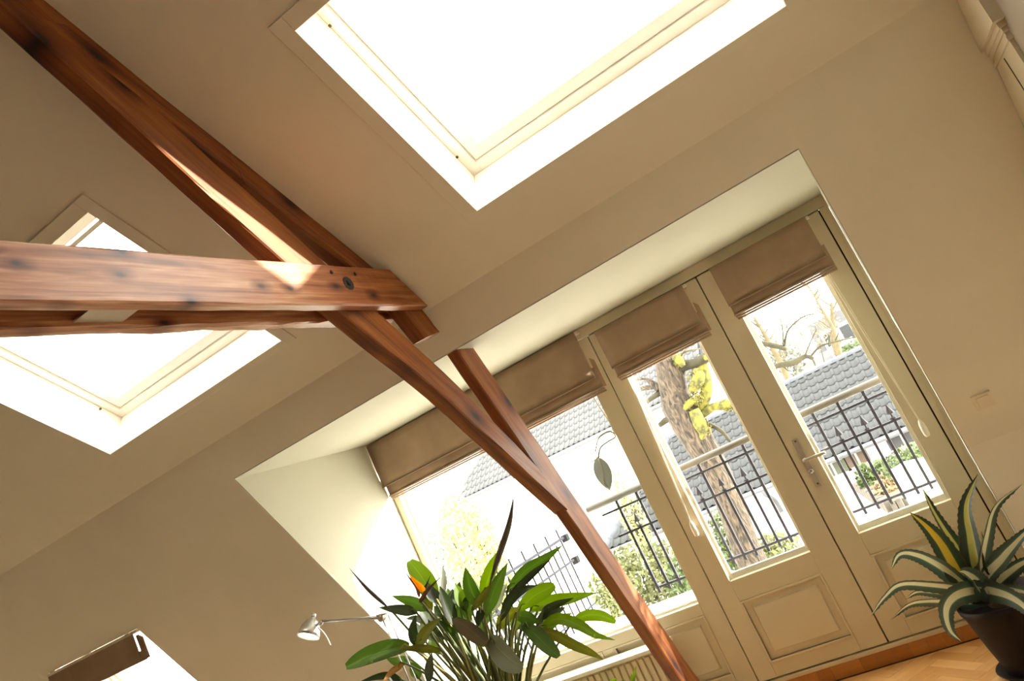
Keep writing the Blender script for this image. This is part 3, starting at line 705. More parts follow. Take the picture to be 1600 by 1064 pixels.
def seen(P):
    d = V(P) - CC; t = -CC.y / d.y; q = CC + d * t
    return any(a - .05 < q.x < b + .05 and c - .05 < q.z < e2 + .05 for a, b, c, e2 in quads)
vis, rest = [], []
for j in range(NROW):
    o0 = V((0, EY, EZ)) + su * (EX * j)
    left = ELX + (RLX - ELX) * (j + .5) / NROW
    i = 0; x = RX - TWD
    while x > left - .02:
        p = V((x, o0.y, o0.z)); c = p + V((.1, 0, 0)) + su * (EX / 2)
        u, v, zc_ = project(c)
        (vis if seen(c) else rest).append((zc_, p)); x -= TWD; i += 1
vis.sort(key=lambda q: q[0])
rest += vis[295:]; vis = vis[:295]
tm = None
for zc_, p in vis:
    if tm is None:
        m = MB(); m.add(tvs, tfs); o = m.build('pantile', TILE, None, True, recenter=False); tm = o.data
    else:
        o = bpy.data.objects.new('pantile', tm); COL.objects.link(o)
    o.parent = GB; o.matrix_parent_inverse = Matrix.Translation(GB.location).inverted()
    o.matrix_basis = Matrix.Translation(p + sn * random.uniform(-.003, .004)) @ B3 @ Matrix.Rotation(random.uniform(-.012, .012), 4, 'Z')
m = MB()
for zc_, p in rest: m.add([p + (B3 @ V(q)) for q in tvs], tfs)
o = m.build('pantiles', TILE, GB, True); o['kind'] = 'stuff'
# ridge and hip caps
def cap(p, q, name='ridge_cap'):
    d = (q - p); m = MB(); n = 7; vs = []
    w_ = d.normalized().cross(V((0, 0, 1))).normalized(); up = w_.cross(d.normalized())
    for k_, rr in ((0, .125), (.86, .112), (.865, .132), (1.0, .132)):
        for i in range(n):
            a = math.pi * i / (n - 1); vs.append(p + d * k_ + w_ * (math.cos(a) * rr) + up * (math.sin(a) * rr * .8 - .03))
    fs = [(k_ * n + i, k_ * n + i + 1, (k_ + 1) * n + i + 1, (k_ + 1) * n + i) for k_ in range(3) for i in range(n - 1)]
    m.add(vs, fs); return m.build(name, MATS['ridge'], GB, True)
simple('ridge', (0.075, 0.082, 0.095), 0.6, var=.08, spec=0.12)
x = RX
while x > RLX:
    cap(V((x, RY, RZ)), V((max(x - .36, RLX - .05), RY, RZ))); x -= .345
hp, hq = V((RLX, RY, RZ)), V((ELX, EY, EZ)); nh = 9
for i in range(nh): cap(hp.lerp(hq, i / nh), hp.lerp(hq, (i + 1) / nh + .004), 'hip_cap')
m = MB(); m.tube([(ELX - .05, EY - .06, EZ - .05), (RX, EY - .06, EZ - .05)], .055, 10); m.build('gutter', GUTTER, GB, True)
px_ = on_y(1200, 785, 12.9).x
m = MB(); m.tube(bez([(px_, EY - .06, EZ - .08), (px_ + .02, EY - .03, EZ - .2), (px_ + .06, EY + .2, EZ - .34), (px_ + .08, EY + .29, EZ - .5), (px_ + .08, EY + .29, -1.3), (px_ + .08, EY + .29, GZ)], 22), .045, 10); m.build('downpipe', GUTTER, GB, True)
def wall_window(u, v, wd, ht, mat):
    c = on_y(u, v, EY + .34); f_ = MB(); f_.box(c.x - wd / 2 - .05, c.x + wd / 2 + .05, EY + .30, EY + .36, c.z - ht / 2 - .05, c.z + ht / 2 + .05); fr = f_.build('window_frame', WHITE, GB)
    m = MB(); m.box(c.x - wd / 2, c.x - .02, EY + .285, EY + .30, c.z - ht / 2, c.z + ht / 2); m.box(c.x + .02, c.x + wd / 2, EY + .285, EY + .30, c.z - ht / 2, c.z + ht / 2); m.build('window_pane', mat, fr)
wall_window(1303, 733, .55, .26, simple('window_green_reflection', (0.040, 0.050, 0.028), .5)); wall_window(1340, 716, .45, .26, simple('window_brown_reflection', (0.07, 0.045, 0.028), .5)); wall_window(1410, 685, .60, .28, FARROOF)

# bigger house behind, left
HA = empty('house', (-9, 24, GZ), 'big white house with pale pantile roof behind the wide window', 'building')
ay, az, aw, ar = 20.0, 2.16, -14.35, -4.4; ry_, rz_ = 24.2, 5.6
asl = V((0, ry_ - ay, rz_ - az)); aL = asl.length; au = asl.normalized(); an = V((0, -au.z, au.y))
m = MB(); m.add([(aw, ay, az - .12), (ar, ay, az - .12), (ar, ry_, rz_ - .12), (aw + 2.6, ry_, rz_ - .12), (aw, 2 * ry_ - ay, az - .12), (ar, 2 * ry_ - ay, az - .12)],
                [(0, 1, 2, 3), (0, 3, 4), (3, 2, 5, 4), (1, 5, 2), (0, 4, 5, 1)]); m.build('roof_deck', TILE, HA)
m = MB(); vs = []; rows = 17; per = 0.20; nx_ = int((ar - aw) / per)
for j in range(rows):
    off = aw + 2.6 * (j + .4) / rows
    i0 = int((off - aw) / per)
    for i in range(i0, nx_):
        p = V((aw + i * per, ay, az)) + au * (aL / rows * j)
        q = [(0, .0), (.07, -.012), (.11, .0), (.15, .045), (.19, .03), (.205, .0)]
        L = aL / rows * 1.06
        vv = [p + V((x, 0, 0)) + an * (z + .04) for x, z in q] + [p + V((x, 0, 0)) + au * L + an * z for x, z in q] + [p + V((x, 0, 0)) + an * (z - .01) for x, z in q]
        m.add(vv, [(k_, k_ + 1, 7 + k_, 6 + k_) for k_ in range(5)] + [(12 + k_, 13 + k_, k_ + 1, k_) for k_ in range(5)])
o = m.build('pantiles', simple('pale_pantile', (0.095, 0.098, 0.102), .6, var=.1, scale=1.5, spec=0.12), HA, True); o['kind'] = 'stuff'
m = MB(); m.box(aw + .4, ar - .1, ay + .45, 2 * ry_ - ay - .45, GZ - .02, az - .10); m.build('wall', RENDER, HA)
m = MB(); m.tube([(aw - .05, ay - .08, az - .09), (ar, ay - .08, az - .09)], .075, 8); m.build('gutter', GUTTER, HA, True)
m = MB(); m.box(aw, ar, ay - .02, ay + .46, az - .24, az - .17); m.build('soffit_board', WHITE, HA)

# far houses beyond the pantile ridge
def far_house(x0, x1, y, ze, zr, base, lab, dorm):
    r = empty('far_house', ((x0 + x1) / 2, y, GZ), lab, 'building')
    m = MB(); m.box(x0, x1, y, y + 6, GZ - .02, ze); m.build('wall', base, r)
    m = MB(); m.add([(x0 - .3, y - .3, ze), (x1 + .3, y - .3, ze), (x1 + .3, y + 3, zr), (x0 - .3, y + 3, zr), (x0 - .3, y + 6.3, ze), (x1 + .3, y + 6.3, ze)], [(0, 1, 2, 3), (3, 2, 5, 4), (0, 3, 4), (1, 5, 2), (0, 4, 5, 1)]); m.build('roof', FARROOF, r)
    for (xa, wd, za, ht) in dorm:
        m = MB(); m.box(xa, xa + wd, y - .15, y + 2.2, za, za + ht); d = m.build('dormer', WHITE, r)
        n = max(1, int(wd / .9))
        for i in range(n):
            m = MB(); a = xa + wd * (i + .12) / n; m.box(a, a + wd * .76 / n, y - .19, y - .14, za + .2, za + ht - .2); m.build('dormer_window', DARKWIN, d)
    return r
c1 = on_y(1262, 582, 34); c2 = on_y(1335, 548, 34)
far_house(c1.x - .5, c1.x + 2.4, 34, c1.z - .7, c1.z + .5, BRICK, 'far brick house with grey roof just above the pantile ridge', [(c1.x + 1.3, 1.0, c1.z - .4, 1.0)])
p1 = on_y(1285, 548, 46); p2 = on_y(1340, 515, 46)
far_house(p1.x, p2.x + 1.5, 46, p1.z - .9, p1.z + 1.8, BRICK, 'far house with white dormers and dark windows behind the bare trees', [(p1.x + .3, 2.0, p1.z - .3, 1.3), (p1.x + 3.0, 2.2, p1.z + .1, 1.3)])
p3 = on_y(1112, 628, 34)
far_house(p3.x - 1.6, p3.x + .5, 34, p3.z - .7, p3.z + .6, BRICK, 'far brick house behind the mossy tree', [(p3.x - .9, 1.0, p3.z - .3, .9)])

# white garden wall, flower bed, shrubs
gw0 = on_y(1391, 734, 6.0); gdir = V((0.717, -0.700, 0)).normalized()
m = MB(); g0 = V((gw0.x, gw0.y, GZ)); m.fbox(g0, gdir * 2.9, V((0, 0, gw0.z - GZ)), V((0.7, 0.72, 0)) * .25)
gw = m.build('garden_wall', RENDER); tag(gw, 'plain white garden wall beyond the last door pane', 'wall'); gw['kind'] = 'thing'
bed = empty('flower_bed', (-1.5, 18, GZ), 'stone-edged flower bed on the pale paving', 'flower bed')
bp_ = [on_plane(u, v, V((0, 0, 1)), V((0, 0, GZ))) for u, v in ((1344, 766), (1399, 802), (1418, 795), (1400, 746), (1368, 752))]
m = MB(); m.prism([p + V((0, 0, .02)) for p in bp_], (0, 0, .16)); m.build('soil', EARTH, bed)
for i in range(4):
    a, b = bp_[i], bp_[i + 1]; L = (b - a).length; n = max(2, int(L / .30))
    for j in range(n):
        p, q = a.lerp(b, j / n), a.lerp(b, (j + .92) / n); d = (q - p); nn = V((-d.y, d.x, 0)).normalized() * .14
        m = MB(); m.fbox(p - nn * .6, d, nn, V((0, 0, .17 + .05 * random.random()))); m.build('edging_stone', STONE, bed, bevel=.02)

def cloud(name, c, rad, n, ls, mat, par, dens=1.0):
    m = MB(); c = V(c)
    for i in range(n):
        while True:
            q = V((random.uniform(-1, 1), random.uniform(-1, 1), random.uniform(-1, 1)))
            if 0.2 < q.length < 1: break
        p = c + V((q.x * rad[0], q.y * rad[1], q.z * rad[2]))
        a = V((random.gauss(0, 1), random.gauss(0, 1), random.gauss(0, 1))).normalized(); b = a.orthogonal().normalized(); l = ls * random.uniform(.6, 1.3)
        m.add([p - a * l, p + b * l * .45 + a * .1 * l, p + a * l, p - b * l * .45 + a * .1 * l], [(0, 1, 2), (0, 2, 3)])
    o = m.build(name, mat, par); o['kind'] = 'stuff'; return o
def shrub(u, v, y, rad, n, ls, mat, lab, name='shrub', group=None, zbase=GZ):
    c = on_y(u, v, y); r = empty(name, (c.x, c.y, zbase), lab, 'shrub', group)
    cloud('foliage', c, rad, n, ls, LEAFY[mat], r)
    m = MB()
    for i in range(5):
        a = i * 1.26; m.tube([(c.x + .03 * math.cos(a), c.y + .03 * math.sin(a), zbase), (c.x + rad[0] * .5 * math.cos(a), c.y + rad[1] * .5 * math.sin(a), c.z + rad[2] * .4)], [.03, .008], 5)
    m.build('stems', TWIG, r); return r
shrub(1356, 748, 11.4, (.20, .16, .30), 420, .06, 'green', 'round green shrub at the far end of the flower bed')
shrub(1382, 739, 10.9, (.20, .16, .26), 420, .06, 'green', 'green shrub beside the straw-coloured grass in the flower bed')
shrub(1389, 762, 10.2, (.22, .2, .26), 500, .06, 'straw', 'tuft of straw-coloured grass in the flower bed', 'grass_tuft')
shrub(1432, 716, 7.6, (.50, .25, .22), 900, .045, 'green', 'low green hedge beyond the white garden wall', 'hedge')
shrub(742, 868, 4.6, (.42, .3, .85), 2600, .040, 'yellow', 'tall pale yellow-green shrub behind the wide window')
shrub(690, 900, 5.7, (.60, .4, .85), 1500, .045, 'haze', 'hazy grey-green shrub at the left of the wide window')
shrub(1000, 905, 6.2, (.80, .4, .50), 2200, .05, 'ivy', 'yellow-green ivy bush behind the balcony railing')
shrub(1080, 905, 5.1, (.30, .3, .32), 800, .045, 'green', 'green bush in front of the mossy tree trunk, left side')
shrub(1139, 850, 4.75, (.15, .15, .42), 500, .040, 'green', 'narrow green bush against the mossy tree trunk')
shrub(1205, 866, 5.6, (.4, .3, .25), 700, .045, 'ivy', 'low yellow-green bush right of the mossy tree trunk')
shrub(985, 800, 12.4, (.30, .2, 1.2), 600, .06, 'yellow', 'thin yellow climber on the wall under the pantile eave')
shrub(955, 948, 4.0, (.08, .10, .26), 400, .030, 'ivy', 'narrow strip of climber beside the timber post')

# ------------------------------------------------------------------ mossy tree
TY = 4.0
tree = empty('mossy_tree', (on_y(1178, 885, TY).x, TY, GZ), 'thick mossy tree trunk with lopped branches close behind the middle door', 'tree')
def px_tube(name, pts, mat, par, y=TY, n=8, dy=None):
    P = []; R_ = []
    for k_, q in enumerate(pts):
        yy = y + (dy[k_] if dy else 0); p = on_y(q[0], q[1], yy); P.append(p); d = (RR @ (p - CC)).z; R_.append(q[2] * d / CF)
    k2 = max(len(P) * 3, 6); C3 = bez(P, k2); RS = []
    for i in range(k2):
        t = i / (k2 - 1) * (len(P) - 1); j = min(int(t), len(P) - 2); RS.append((R_[j] + (R_[j + 1] - R_[j]) * (t - j)) * random.uniform(.93, 1.07))
    m = MB(); m.tube(C3, RS, n); return m.build(name, mat, par, True)
px_tube('trunk', [(1290, 1110, 26), (1178, 885, 23), (1146, 800, 22), (1118, 735, 22), (1086, 680, 25), (1058, 630, 25), (1046, 580, 20), (1032, 530, 19), (1010, 470, 17), (985, 400, 12)], BARK, tree, n=16)
BR = [('branch', [(1072, 668, 12), (1092, 640, 10), (1104, 612, 10), (1100, 585, 11), (1094, 565, 9)], MOSS),
      ('branch', [(1052, 590, 9), (1068, 572, 9), (1088, 567, 8), (1112, 553, 9), (1140, 540, 7)], TWIG),
      ('branch', [(1094, 650, 7), (1114, 636, 7), (1130, 634, 7), (1150, 630, 6)], MOSS),
      ('branch', [(1078, 652, 6), (1062, 640, 6), (1046, 624, 5), (1036, 612, 5), (1020, 621, 4), (1010, 629, 3)], TWIG),
      ('branch', [(1030, 608, 6), (1018, 598, 5), (1008, 592, 2), (994, 594, 1)], BARK), ('branch', [(1026, 604, 4), (1010, 606, 4), (1000, 608, 3)], BARK),
      ('branch', [(1050, 652, 5), (1040, 657, 5), (1030, 665, 4)], TWIG),
      ('branch', [(1100, 660, 4), (1112, 665, 3.5), (1128, 674, 3), (1142, 691, 2.5)], TWIG),
      ('moss_clump', [(1084, 640, 8), (1092, 660, 12), (1098, 675, 8), (1094, 690, 3)], MOSS), ('moss_clump', [(1078, 612, 4), (1088, 600, 10), (1092, 585, 10), (1084, 578, 4)], MOSS),
      ('moss_clump', [(1054, 556, 6), (1062, 564, 7), (1068, 572, 4)], MOSS), ('moss_clump', [(1100, 560, 4), (1108, 555, 6), (1114, 556, 3)], MOSS),
      ('moss_clump', [(1124, 631, 5), (1140, 631, 7), (1148, 633, 4)], MOSS), ('moss_clump', [(1058, 636, 5), (1066, 640, 6), (1080, 628, 6), (1088, 624, 4)], MOSS),
      ('branch', [(1100, 560, 6), (1150, 535, 6), (1195, 537, 4.5), (1228, 545, 4)], TWIG),
      ('twig', [(1225, 540, 2), (1232, 515, 1.5), (1255, 495, 1.2), (1278, 489, .8)], TWIG), ('twig', [(1224, 538, 1.6), (1222, 510, 1.0), (1213, 476, .6)], TWIG), ('twig', [(1229, 512, 1), (1233, 490, .6)], TWIG),
      ('branch', [(1150, 630, 5), (1185, 595, 5), (1212, 573, 4), (1240, 567, 5), (1258, 557, 4), (1271, 560, 2.5)], TWIG),
      ('twig', [(1258, 556, 1.8), (1266, 535, 1.2), (1276, 514, .7)], TWIG), ('twig', [(1268, 555, 2), (1282, 541, 1.8), (1305, 534, 1.5), (1330, 528, 1.2), (1344, 526, 1)], TWIG),
      ('twig', [(1304, 534, 1.2), (1310, 520, .9), (1307, 508, .5)], TWIG), ('twig', [(1222, 571, 1.5), (1232, 580, 1)], TWIG),
      ('twig', [(1067, 570, 1.2), (1070, 582, 1.2), (1066, 590, 1)], PALETWIG), ('twig', [(1074, 565, 1.2), (1075, 578, 1)], PALETWIG), ('twig', [(1070, 582, 1.2), (1062, 596, 1.2), (1050, 604, .8)], PALETWIG),
      ('twig', [(1052, 560, 2), (1075, 548, 1.4), (1094, 545, .8)], PALETWIG), ('twig', [(1064, 556, 1.3), (1072, 545, .9), (1080, 535, .6)], PALETWIG)]
for i, (nm, pts, mt) in enumerate(BR): px_tube(nm, pts, mt, tree, TY, 7 if nm == 'twig' else 9, [(-.12 if nm == 'moss_clump' else .03 * math.sin(k_ * 2 + i)) for k_ in range(len(pts))])
for (u, v, r_) in ((1089, 594, 15), (1096, 668, 14), (1088, 622, 10), (1060, 563, 9), (1109, 556, 8), (1138, 631, 10), (1072, 634, 9)):
    c = on_y(u, v, TY - .1); rr = r_ * 8.9 / CF
    cloud('moss', c, (rr, rr, rr * 1.2), 200, .018, MOSS, tree)

# bare trees far behind
def bare(lab, base_, y, seed, mat=PALETWIG, th=1.0):
    rnd = random.Random(seed); c = on_y(*base_[0], y)
    r = empty('bare_tree', (c.x, y, GZ), lab, 'tree')
    pts = [(u, v, w_ * th) for (u, v), w_ in zip(base_, [5, 4, 3, 2, 1.2, .8][:len(base_)])]
    px_tube('trunk', [(pts[0][0] + 40, pts[0][1] + 90, 6 * th)] + pts, mat, r, y)
    for i in range(16):
        a = rnd.randrange(len(base_) - 1); t = rnd.random(); u = base_[a][0] * (1 - t) + base_[a + 1][0] * t; v = base_[a][1] * (1 - t) + base_[a + 1][1] * t
        d = rnd.choice((-1, 1)); l = rnd.uniform(8, 26)
        px_tube('twig', [(u, v, 1.3 * th), (u + d * l * .5 - l * .2, v - l * .45, .9 * th), (u + d * l - l * .5, v - l * 1.1, .5 * th)], mat, r, y, 5)
    return r
bare('slender bare tree in front of the far dormers', [(1316, 566), (1308, 535), (1300, 510), (1285, 485), (1268, 455), (1262, 444)], 26, 3)
bare('pale forked bare tree right of the slender one', [(1306, 545), (1303, 515), (1300, 490), (1299, 472)], 27, 5)
bare('bare tree near the left edge of the last door pane', [(1222, 572), (1205, 540), (1190, 515), (1178, 495)], 24, 8)
bare('bare tree seen over the middle door pane', [(1110, 610), (1090, 570), (1080, 545), (1072, 530)], 30, 11)
shrub(1243, 528, 31, (2.0, .8, 1.0), 500, .09, 'straw', 'pale brown tangle of far bare bushes above the ridge')
shrub(1228, 562, 27, (.8, .6, .7), 700, .09, 'haze', 'grey-green far bush at the left of the last door pane')
shrub(1343, 490, 55, (1.2, .8, 1.5), 1100, .12, 'dark', 'dark conifer at the top right of the last door pane', 'conifer')
shrub(1335, 547, 29, (.6, .5, .4), 500, .09, 'green', 'far green bush below the conifer')
shrub(1070, 545, 33, (1.6, .8, .8), 500, .09, 'straw', 'far pale bushes above the middle door pane')

# leaf-shaped ornament on its twig
oy = 0.62
orn = empty('leaf_ornament', on_y(934, 716, oy), 'oval grey-green leaf ornament hanging outside the wide window', 'ornament')
A, B = on_y(933, 714, oy), on_y(953, 766, oy); ax = (B - A); L = ax.length; ax.normalize(); sd = V((1, 0, 0)); sd = (sd - ax * sd.dot(ax)).normalized(); nn = ax.cross(sd)
m = MB(); vs = []; uvs = []; n = 14
for k_ in (0, 1):
    for i in range(n + 1):
        t = i / n; wv = .060 * (math.sin(math.pi * t ** .85)) ** .75 if 0 < t < 1 else .001
        for s_ in (-1, 0, 1): vs.append(A + ax * (L * t) + sd * (s_ * wv) + nn * (k_ * .004 + (.006 if s_ == 0 else 0)))
N = 3 * (n + 1); fs = []
for i in range(n):
    for s_ in (0, 1):
        q = (i * 3 + s_, i * 3 + s_ + 1, i * 3 + s_ + 4, i * 3 + s_ + 3); fs += [q, tuple(N + t for t in reversed(q))]
    fs += [(i * 3, i * 3 + 3, N + i * 3 + 3, N + i * 3), (i * 3 + 5, i * 3 + 2, N + i * 3 + 2, N + i * 3 + 5)]
m.add(vs, fs); m.build('leaf_blade', simple('ornament_sage', (0.055, 0.062, 0.05), .6, var=.1), orn)
px_tube('hanger', [(935, 716, 1.6), (938, 700, 1.2), (950, 690, 1.2), (962, 682, 1.2), (952, 674, 1.2), (936, 684, 1.0), (930, 706, .9)], TWIG, orn, oy)
px_tube('hanger', [(962, 682, 1.2), (957, 668, 1.2), (950, 655, 1.2), (930, 625, 1.0), (920, 600, 1)], PALETWIG, orn, oy)
m = MB(); m.tube([on_y(920, 600, oy), V((-1.0, .105, 2.335))], .0015, 5); m.build('string', PALETWIG, orn)
px_tube('tassel', [(934, 716, 1), (922, 722, .9), (914, 716, .7)], PALETWIG, orn, oy)
px_tube('midrib', [(934, 716, .8), (942, 738, .8), (943, 755, .7), (952, 764, .5)], PALETWIG, orn, oy - .01)

# ------------------------------------------------------------------ leaves
CAMDIR = None
def blade(name, pts, hw, mat, par, face=None, tw=0.0, fold=0.25, n=14, prof=None, teeth=0, curl=0.0, thick=False):
    """leaf blade along pts (base to tip), half-width hw metres; UV.x runs across, UV.y along"""
    C3 = bez(pts, n); vs = []; uvs = []; us = (-1, -.66, -.33, 0, .33, .66, 1)
    prof = prof or (lambda t: max(.02, min(1, (t + .03) * 3.6) ** .7 * (1 - max(0, (t - .38) / .62) ** 1.7)))
    for i, p in enumerate(C3):
        t = i / (n - 1); tg = (C3[min(i + 1, n - 1)] - C3[max(i - 1, 0)]).normalized()
        f = V(face) if face is not None else (CC - p)
        f = (f - tg * f.dot(tg)); f = f.normalized() if f.length > 1e-4 else tg.orthogonal().normalized()
        f = Matrix.Rotation(math.radians(tw), 3, tg) @ f
        s_ = tg.cross(f).normalized(); h = hw * prof(t)
        if teeth and i % 2 and .06 < t < .95: hh = h + teeth
        else: hh = h
        for u in us:
            a = fold + curl * abs(u); w_ = (hh if abs(u) == 1 else h) * u
            vs.append(p + s_ * (w_ * math.cos(a)) + f * (abs(w_) * math.sin(a))); uvs.append((u * .5 + .5, t))
    k_ = len(us); fs = [(i * k_ + j, i * k_ + j + 1, (i + 1) * k_ + j + 1, (i + 1) * k_ + j) for i in range(n - 1) for j in range(k_ - 1)]
    m = MB(); m.add(vs, fs, uvs); return m.build(name, mat, par, True)
def pxpts(pts, y0, y1):
    n = len(pts); return [on_y(q[0], q[1], y0 + (y1 - y0) * i / (n - 1)) for i, q in enumerate(pts)]

# bird of paradise plant
BX, BY = -1.72, -0.95
bop = empty('bird_of_paradise', (BX, BY, FL), 'big bushy bird-of-paradise plant with one orange flower in front of the wide window', 'plant')
m = MB(); m.lathe([(0, 0), (.15, 0), (.17, .02), (.21, .36), (.225, .37), (.225, .40), (.20, .40), (.195, .37), (0, .36)], (BX, BY, FL), 32); m.build('pot', POT, bop, True)
m = MB(); m.lathe([(0, .372), (.194, .368)], (BX, BY, FL), 24); m.build('soil', SOIL, bop)
LV = [([(678, 938), (664, 910), (640, 876)], 17, G_BRIGHT, .12, 10), ([(671, 952), (645, 940), (612, 931)], 10, G_MID, .05, -20), ([(652, 958), (625, 953), (591, 949)], 8.5, G_DARK, 0, 25),
      ([(688, 940), (693, 908), (692, 881)], 5, G_GREY, .1, 45), ([(728, 955), (719, 932), (711, 912)], 11, G_BRIGHT, .05, 20), ([(748, 948), (734, 915), (727, 886)], 12, G_MID, .0, -10),
      ([(752, 945), (744, 920), (737, 901)], 6, G_MID, .08, 35), ([(752, 940), (768, 890), (791, 849)], 10.5, G_BRIGHT, .05, -15), ([(757, 965), (775, 915), (793, 879)], 11, G_MID, -.05, 18),
      ([(738, 955), (754, 930), (768, 912)], 6, G_OLIVE, -.12, 40), ([(768, 955), (778, 935), (793, 910)], 9, G_GREY, .1, 0), ([(792, 925), (820, 893), (850, 873), (880, 851)], 9.5, G_MID, 0, 15),
      ([(795, 930), (830, 897), (861, 873)], 6, G_DARK, -.04, 30), ([(782, 970), (797, 938), (817, 922), (840, 914)], 8, G_DARK, -.1, -20), ([(811, 952), (832, 933), (850, 922), (867, 914)], 12.5, G_BRIGHT, -.05, 8),
      ([(828, 953), (860, 941), (895, 934), (933, 926)], 11, G_BRIGHT, .05, -8), ([(848, 954), (870, 943), (897, 934)], 6, G_DARK, -.02, 30), ([(893, 974), (914, 962), (940, 962), (962, 972)], 9, G_BRIGHT, .1, 12),  # middle dark blade paints the shaded part of the bright leaf before it
      ([(842, 984), (870, 967), (905, 977), (930, 992), (961, 1000)], 9, G_BRIGHT, 0, -14), ([(840, 982), (868, 992), (897, 1007), (925, 1020), (943, 1031)], 8.5, G_OLIVE, -.05, 20),
      ([(818, 976), (838, 993), (855, 1010), (873, 1027)], 13, G_MID, -.12, -18), ([(804, 962), (825, 964), (846, 975)], 10, G_MID, -.02, 15), ([(766, 998), (782, 1016), (798, 1030), (818, 1043)], 18, G_GREY, -.2, 28),
      ([(762, 1008), (738, 987), (710, 966)], 12.5, G_BROWN, -.18, -25), ([(640, 1010), (612, 1014), (575, 1026), (541, 1042)], 15, G_MID, -.15, 22), ([(690, 1016), (655, 1012), (622, 1014)], 6.5, G_OLIVE, -.12, -30),
      ([(650, 1010), (644, 985), (650, 960)], 8, G_DARK, -.05, 20), ([(652, 1010), (668, 985), (691, 964)], 9, G_OLIVE, -.1, -15), ([(642, 1030), (622, 1034), (604, 1029)], 8, G_MID, .05, 10),
      ([(655, 1060), (648, 1045), (639, 1034)], 9, G_MID, 0, -20), ([(632, 1036), (612, 1050), (597, 1068)], 5, G_DRY, -.15, 10), ([(628, 1062), (600, 1056), (560, 1066)], 6, G_DARK, -.1, 15),
      ([(670, 1068), (671, 1040), (675, 1019)], 7, G_DARK, -.16, 0), ([(712, 978), (698, 945), (686, 914)], 10, G_DARK, -.02, 25), ([(752, 952), (749, 965), (747, 980)], 7, G_DARK, -.1, 0),
      ([(714, 1003), (700, 985), (683, 967)], 10, G_MID, .02, -18), ([(700, 985), (690, 962), (678, 946)], 12, G_MID, .06, 15), ([(735, 975), (728, 955), (722, 940)], 8, G_MID, .1, -10),
      ([(800, 985), (806, 968), (812, 950)], 8, G_BRIGHT, .08, 20), ([(690, 1022), (676, 1008), (672, 996)], 8, G_BRIGHT, .1, 0), ([(664, 975), (650, 966), (634, 967)], 5, G_DARK, .12, 0),
      ([(705, 960), (712, 945), (716, 930)], 7, G_BRIGHT, .12, 10)]
rf = random.Random(5)
for q in range(22):
    u = rf.uniform(655, 850); v = rf.uniform(925, 1000) + abs(u - 750) * .12; l = rf.uniform(38, 62); a = (u - 750) / 110 * .9 + rf.uniform(-.35, .35) + .25
    tip_ = (u + l * math.sin(a), v - l * math.cos(a) * .9); md = (u + l * .5 * math.sin(a - .15), v - l * .5 * math.cos(a - .15) * .95)
    LV.append(([(u, v), md, tip_], rf.uniform(7, 11), rf.choice((G_MID, G_DARK, G_DARK, G_MID, G_OLIVE)), rf.uniform(.04, .2), rf.uniform(-35, 35)))
random.seed(21)
root = V((BX, BY, FL + .37))
for i, (pts, hw, mt, dy, tw) in enumerate(LV):
    y0, y1 = BY + dy * .6, BY + dy * 1.6
    P3 = pxpts(pts, y0, y1); d = (RR @ (P3[0] - CC)).z
    rnd_end = mt is G_BRIGHT and pts[-1][0] in (867, 962)
    pf = (lambda t: max(.02, (math.sin(math.pi * min(1, t * .93 + .04))) ** .5)) if rnd_end or hw > 12 else None
    lf = blade('leaf', P3, hw * d / CF / max(.6, math.cos(math.radians(tw))), mt, bop, None, tw, random.uniform(.12, .35), 16, pf)
    r0 = root + V((random.uniform(-.09, .09), random.uniform(-.08, .08), 0)); b0 = P3[0]
    dirb = (P3[0] - P3[1]).normalized()
    mid = r0.lerp(b0, .6) + V((0, 0, .05)) + dirb * .03
    m = MB(); m.tube(bez([r0, r0.lerp(mid, .5) + V((random.uniform(-.02, .02), 0, .02)), mid, b0, P3[1].lerp(b0, .55)], 12), [.009, .009, .0085, .008, .0075, .007, .0065, .006, .0055, .005, .004, .003], 6)
    m.build('leaf_stalk', random.choice((STALK, STALK, STALKY)), bop, True)
for i in range(16):    # more stalks rising from the pot into the crown
    u = 690 + 140 * random.random(); v = 985 + 40 * random.random(); b0 = on_y(u, v, BY + random.uniform(-.1, .1)); r0 = root + V((random.uniform(-.12, .12), random.uniform(-.08, .08), 0))
    m = MB(); m.tube(bez([r0, r0.lerp(b0, .5) + V((0, 0, .03)), b0], 8), [.009, .0085, .008, .0075, .007, .006, .005, .003], 6); m.build('leaf_stalk', random.choice((STALK, STALKY)), bop, True)
m = MB(); P3 = pxpts([(842, 1064), (826, 1040), (815, 1064)], BY - .05, BY - .05)
def spear(pts, hw, lab):
    P3 = pxpts(pts, BY, BY); n = 20; C3 = bez(P3, n); d = (RR @ (P3[0] - CC)).z
    m = MB(); m.tube(C3, [max(.0006, hw * d / CF * (math.sin(math.pi * min(1, max(0, (i / (n - 1) - .12) / .88)) ** .9) * .85 + .22 * (1 - i / (n - 1)))) for i in range(n)], 7)
    o = m.build('rolled_leaf', SPEAR, bop, True); o['label'] = lab
    m = MB(); m.tube(bez([root, root.lerp(P3[0], .6) + V((0, 0, .04)), P3[0]], 8), .006, 6); m.build('leaf_stalk', STALK, bop, True)
spear([(760, 930), (777, 875), (795, 820), (803, 773)], 5.5, 'tall dark rolled-up new leaf')
spear([(610, 952), (597, 941), (572, 918), (546, 888)], 3.5, 'thin grey rolled-up new leaf at the left')
